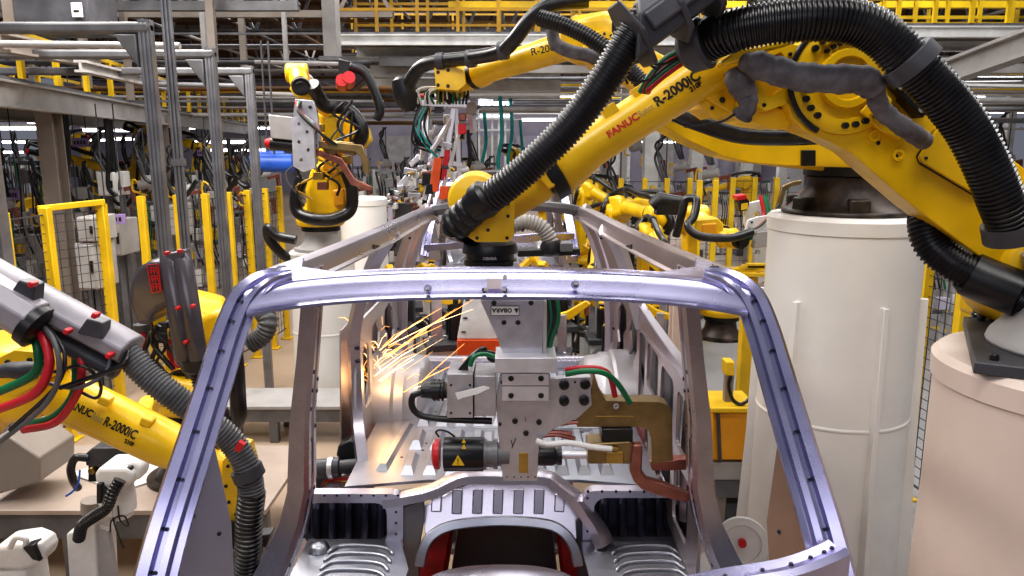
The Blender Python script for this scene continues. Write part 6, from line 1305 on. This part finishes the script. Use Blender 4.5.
# distant robots: one model, many copies
dr, _ = robot('distant yellow robot working among the fixtures beyond the car', *fk((0, 0, 0), 0, .2, -.25, 1.0), s=1.0, group='distant robots', red=True)
def dist(px, Y, z, yaw, label, group=None, sc=1.):
    p = W(px, 200, Y); return dup(dr, (p.x, Y, z), label, group or 'distant robots ' + label[:12], rz=yaw, sc=sc)
dp = pedestal(0, 0, 1.0, .27, GRYL, 'grey pedestal under the distant yellow robot just right of the lettered robot wrist', .03, False)
dr.location = (W(560, 200, 11.5).x, 11.5, .5); dr.rotation_euler = (0, 0, 2.6); dr['label'] = 'distant yellow robot just right of the wrist of the lettered robot'; del dr['group']; dp.location = (dr.location.x, dr.location.y, 0); dp.scale = (1, 1, .5)
for px, Y, z, yaw, lb in ((585, 14, .6, .6, 'distant yellow robot between the slim columns right of the wrist'), (440, 11, .6, .4, 'distant yellow robot under the hanging frame tool'), (478, 15, .9, -2.6, 'distant yellow robot below the bright bay'), (396, 13.4, .6, -.4, 'distant yellow robot right of the taller white pedestal'), (130, 13.9, 1.6, .3, 'distant yellow robot raised high behind the first gantry'), (98, 16.4, 1.5, 2.8, 'distant yellow robot raised behind the mezzanine sign'), (500, 19, 1.2, .5, 'distant yellow robot right below the bright bay'), (240, 16.6, 1.0, 2.4, 'distant yellow robot behind the smallest gantry'), (668, 10.5, .5, 2.6, 'distant yellow robot before the broad white column'), (30, 11.7, 1.2, .8, 'distant yellow robot near the left edge post'), (760, 16, .6, 2.9, 'distant yellow robot behind the tool plate'), (950, 12, .5, 2.0, 'distant yellow robot beyond the right fence'), (190, 20, 1.4, 1.0, 'distant yellow robot behind the triple tube post')):
    o = dist(px, Y, z, yaw, lb); q = dup(dp, (o.location.x, Y, 0), 'grey pedestal under the ' + lb, sc=(1, 1, z)); o.pop('group', None) if hasattr(o, 'pop') else None
    if 'group' in o.keys(): del o['group']
# blue cylinders
for k, (x, y, Y) in enumerate(((275, 163, 9), (268, 160, 9.2), (950, 140, 16))):
    mb = MB(); p = W(x, y, Y); mb.lathe(p, (1, .2, 0), [(-.22, .05), (-.2, .11), (.2, .11), (.22, .05)], 18); mb.m = 1; mb.beam(p + V((0, 0, .1)), p + V((0, 0, 1.4)), .02); tag(mb.build('hanging_motor', [BLU, GRYD]), ('blue motor hanging left of the upright robot', 'second blue motor hanging left of the upright robot, farther left', 'blue motor at the right beyond the pipes')[k], 'motor')
# hanging gun with cables at centre back
for k, (x, y0, y1, Y, m_) in enumerate(((500, 96, 190, 14, TEAL), (510, 90, 195, 15, TEAL), (484, 110, 190, 16, TEAL), (468, 130, 200, 12, RUB), (456, 140, 205, 11, RUB), (520, 120, 200, 18, TEAL))):
    mb = MB(); mb.cable([W(x, y0, Y), W(x + 2, y0 * .6 + y1 * .4, Y), W(x - 2, y0 * .3 + y1 * .7, Y), W(x + 3, y1, Y)], .035, 8); tag(mb.build('hanging_cable', m_), 'teal or black supply hose hanging below the bright bay, %s of six across' % ORD[sorted((500, 510, 484, 468, 456, 520)).index(x)], 'hose')
# ---- welding sparks at the left rear pillar
sp = MB(); rnd.seed(3)
o = W(384, 372, 3.5)
for k in range(75):
    a = rnd.gauss(.62, .10) if k % 3 == 0 else rnd.uniform(-3.1, 3.1); L_ = abs(rnd.gauss(.18, .2)) + .03 if k % 3 == 0 else rnd.uniform(.01, .09)
    d = V((math.cos(a), rnd.uniform(-.4, .4), math.sin(a))); s0 = o + V((rnd.gauss(-.04, .035), 0, rnd.gauss(.02, .12))) + d * rnd.uniform(0, .1); r_ = rnd.uniform(.0008, .0018)
    sp.m = 0 if rnd.random() < .6 else 1
    sp.tube([s0, s0 + d * L_ * .5 + V((0, 0, .008)), s0 + d * L_ - V((0, 0, .01))], [r_, r_, r_ * .4], 5)
s_ = sp.build('welding_sparks', [SPK, SPKW]); tag(s_, 'shower of orange welding sparks at the left rear pillar of the car', 'sparks', kind='stuff')
l = bpy.data.lights.new('spark_glow', 'POINT'); l.energy = 1.3; l.color = (1, .55, .2); l.shadow_soft_size = .06; lo = bpy.data.objects.new('spark_glow', l); C.objects.link(lo); lo.location = o + V((.02, -.1, 0))
# ================================================================ LIGHT
w = bpy.data.worlds.new('world'); bpy.context.scene.world = w; w.use_nodes = True
bg = w.node_tree.nodes['Background']; bg.inputs[0].default_value = (.80, .84, 1.0, 1); bg.inputs[1].default_value = .2
def area(loc, rot, sx, sy, e, col=(1, .97, .93)):
    l = bpy.data.lights.new('ceiling_and_fill_light', 'AREA'); l.shape = 'RECTANGLE'; l.size = sx; l.size_y = sy; l.energy = e * .62; l.color = col
    o = bpy.data.objects.new('ceiling_and_fill_light', l); C.objects.link(o); o.location = loc; o.rotation_euler = rot; return o
area((-1.5, .5, 6.2), (.25, 0, 0), 5, 1.2, 190)
area((1.6, 1.0, 6.0), (.2, 0, 0), 5, 1.2, 170)
area((-4.5, 4.0, 6.2), (0, .2, 0), 1.2, 6, 600, (1, .95, .9))
area((0, 5.0, 6.4), (0, 0, 0), 8, 1.2, 420)
area((4.5, 5.5, 6.2), (0, -.2, 0), 1.2, 6, 300)
area((-4, 11, 6.4), (0, 0, 0), 8, 1.5, 480)
area((4, 11, 6.4), (0, 0, 0), 8, 1.5, 560, (.95, .97, 1))
area((0, 19, 6.2), (0, 0, 0), 16, 2, 850, (.9, .94, 1))
area((0, 28, 6.2), (0, 0, 0), 16, 2, 850, (.9, .94, 1))
area((-1.0, -2.5, 4.0), (math.radians(62), 0, 0), 4, 1.5, 90, (.92, .92, 1))  # front fill added behind the camera, not a ceiling fixture
area((2, 37, 6.0), (0, 0, 0), 26, 2, 1500, (.92, .93, 1))  # extra light added to brighten the far wall
area((4, 22, 6.0), (0, 0, 0), 10, 1.5, 700, (.92, .93, 1))
area((-2.6, 6.2, 4.8), (0, 0, 0), 1.6, 2.2, 260, (1, .95, .9))  # extra low light added to brighten the floor left of the car
sc = bpy.context.scene
sc.view_settings.view_transform = 'Standard'; sc.view_settings.look = 'Medium High Contrast'
sc.view_settings.exposure = -.18; sc.view_settings.gamma = 1.0
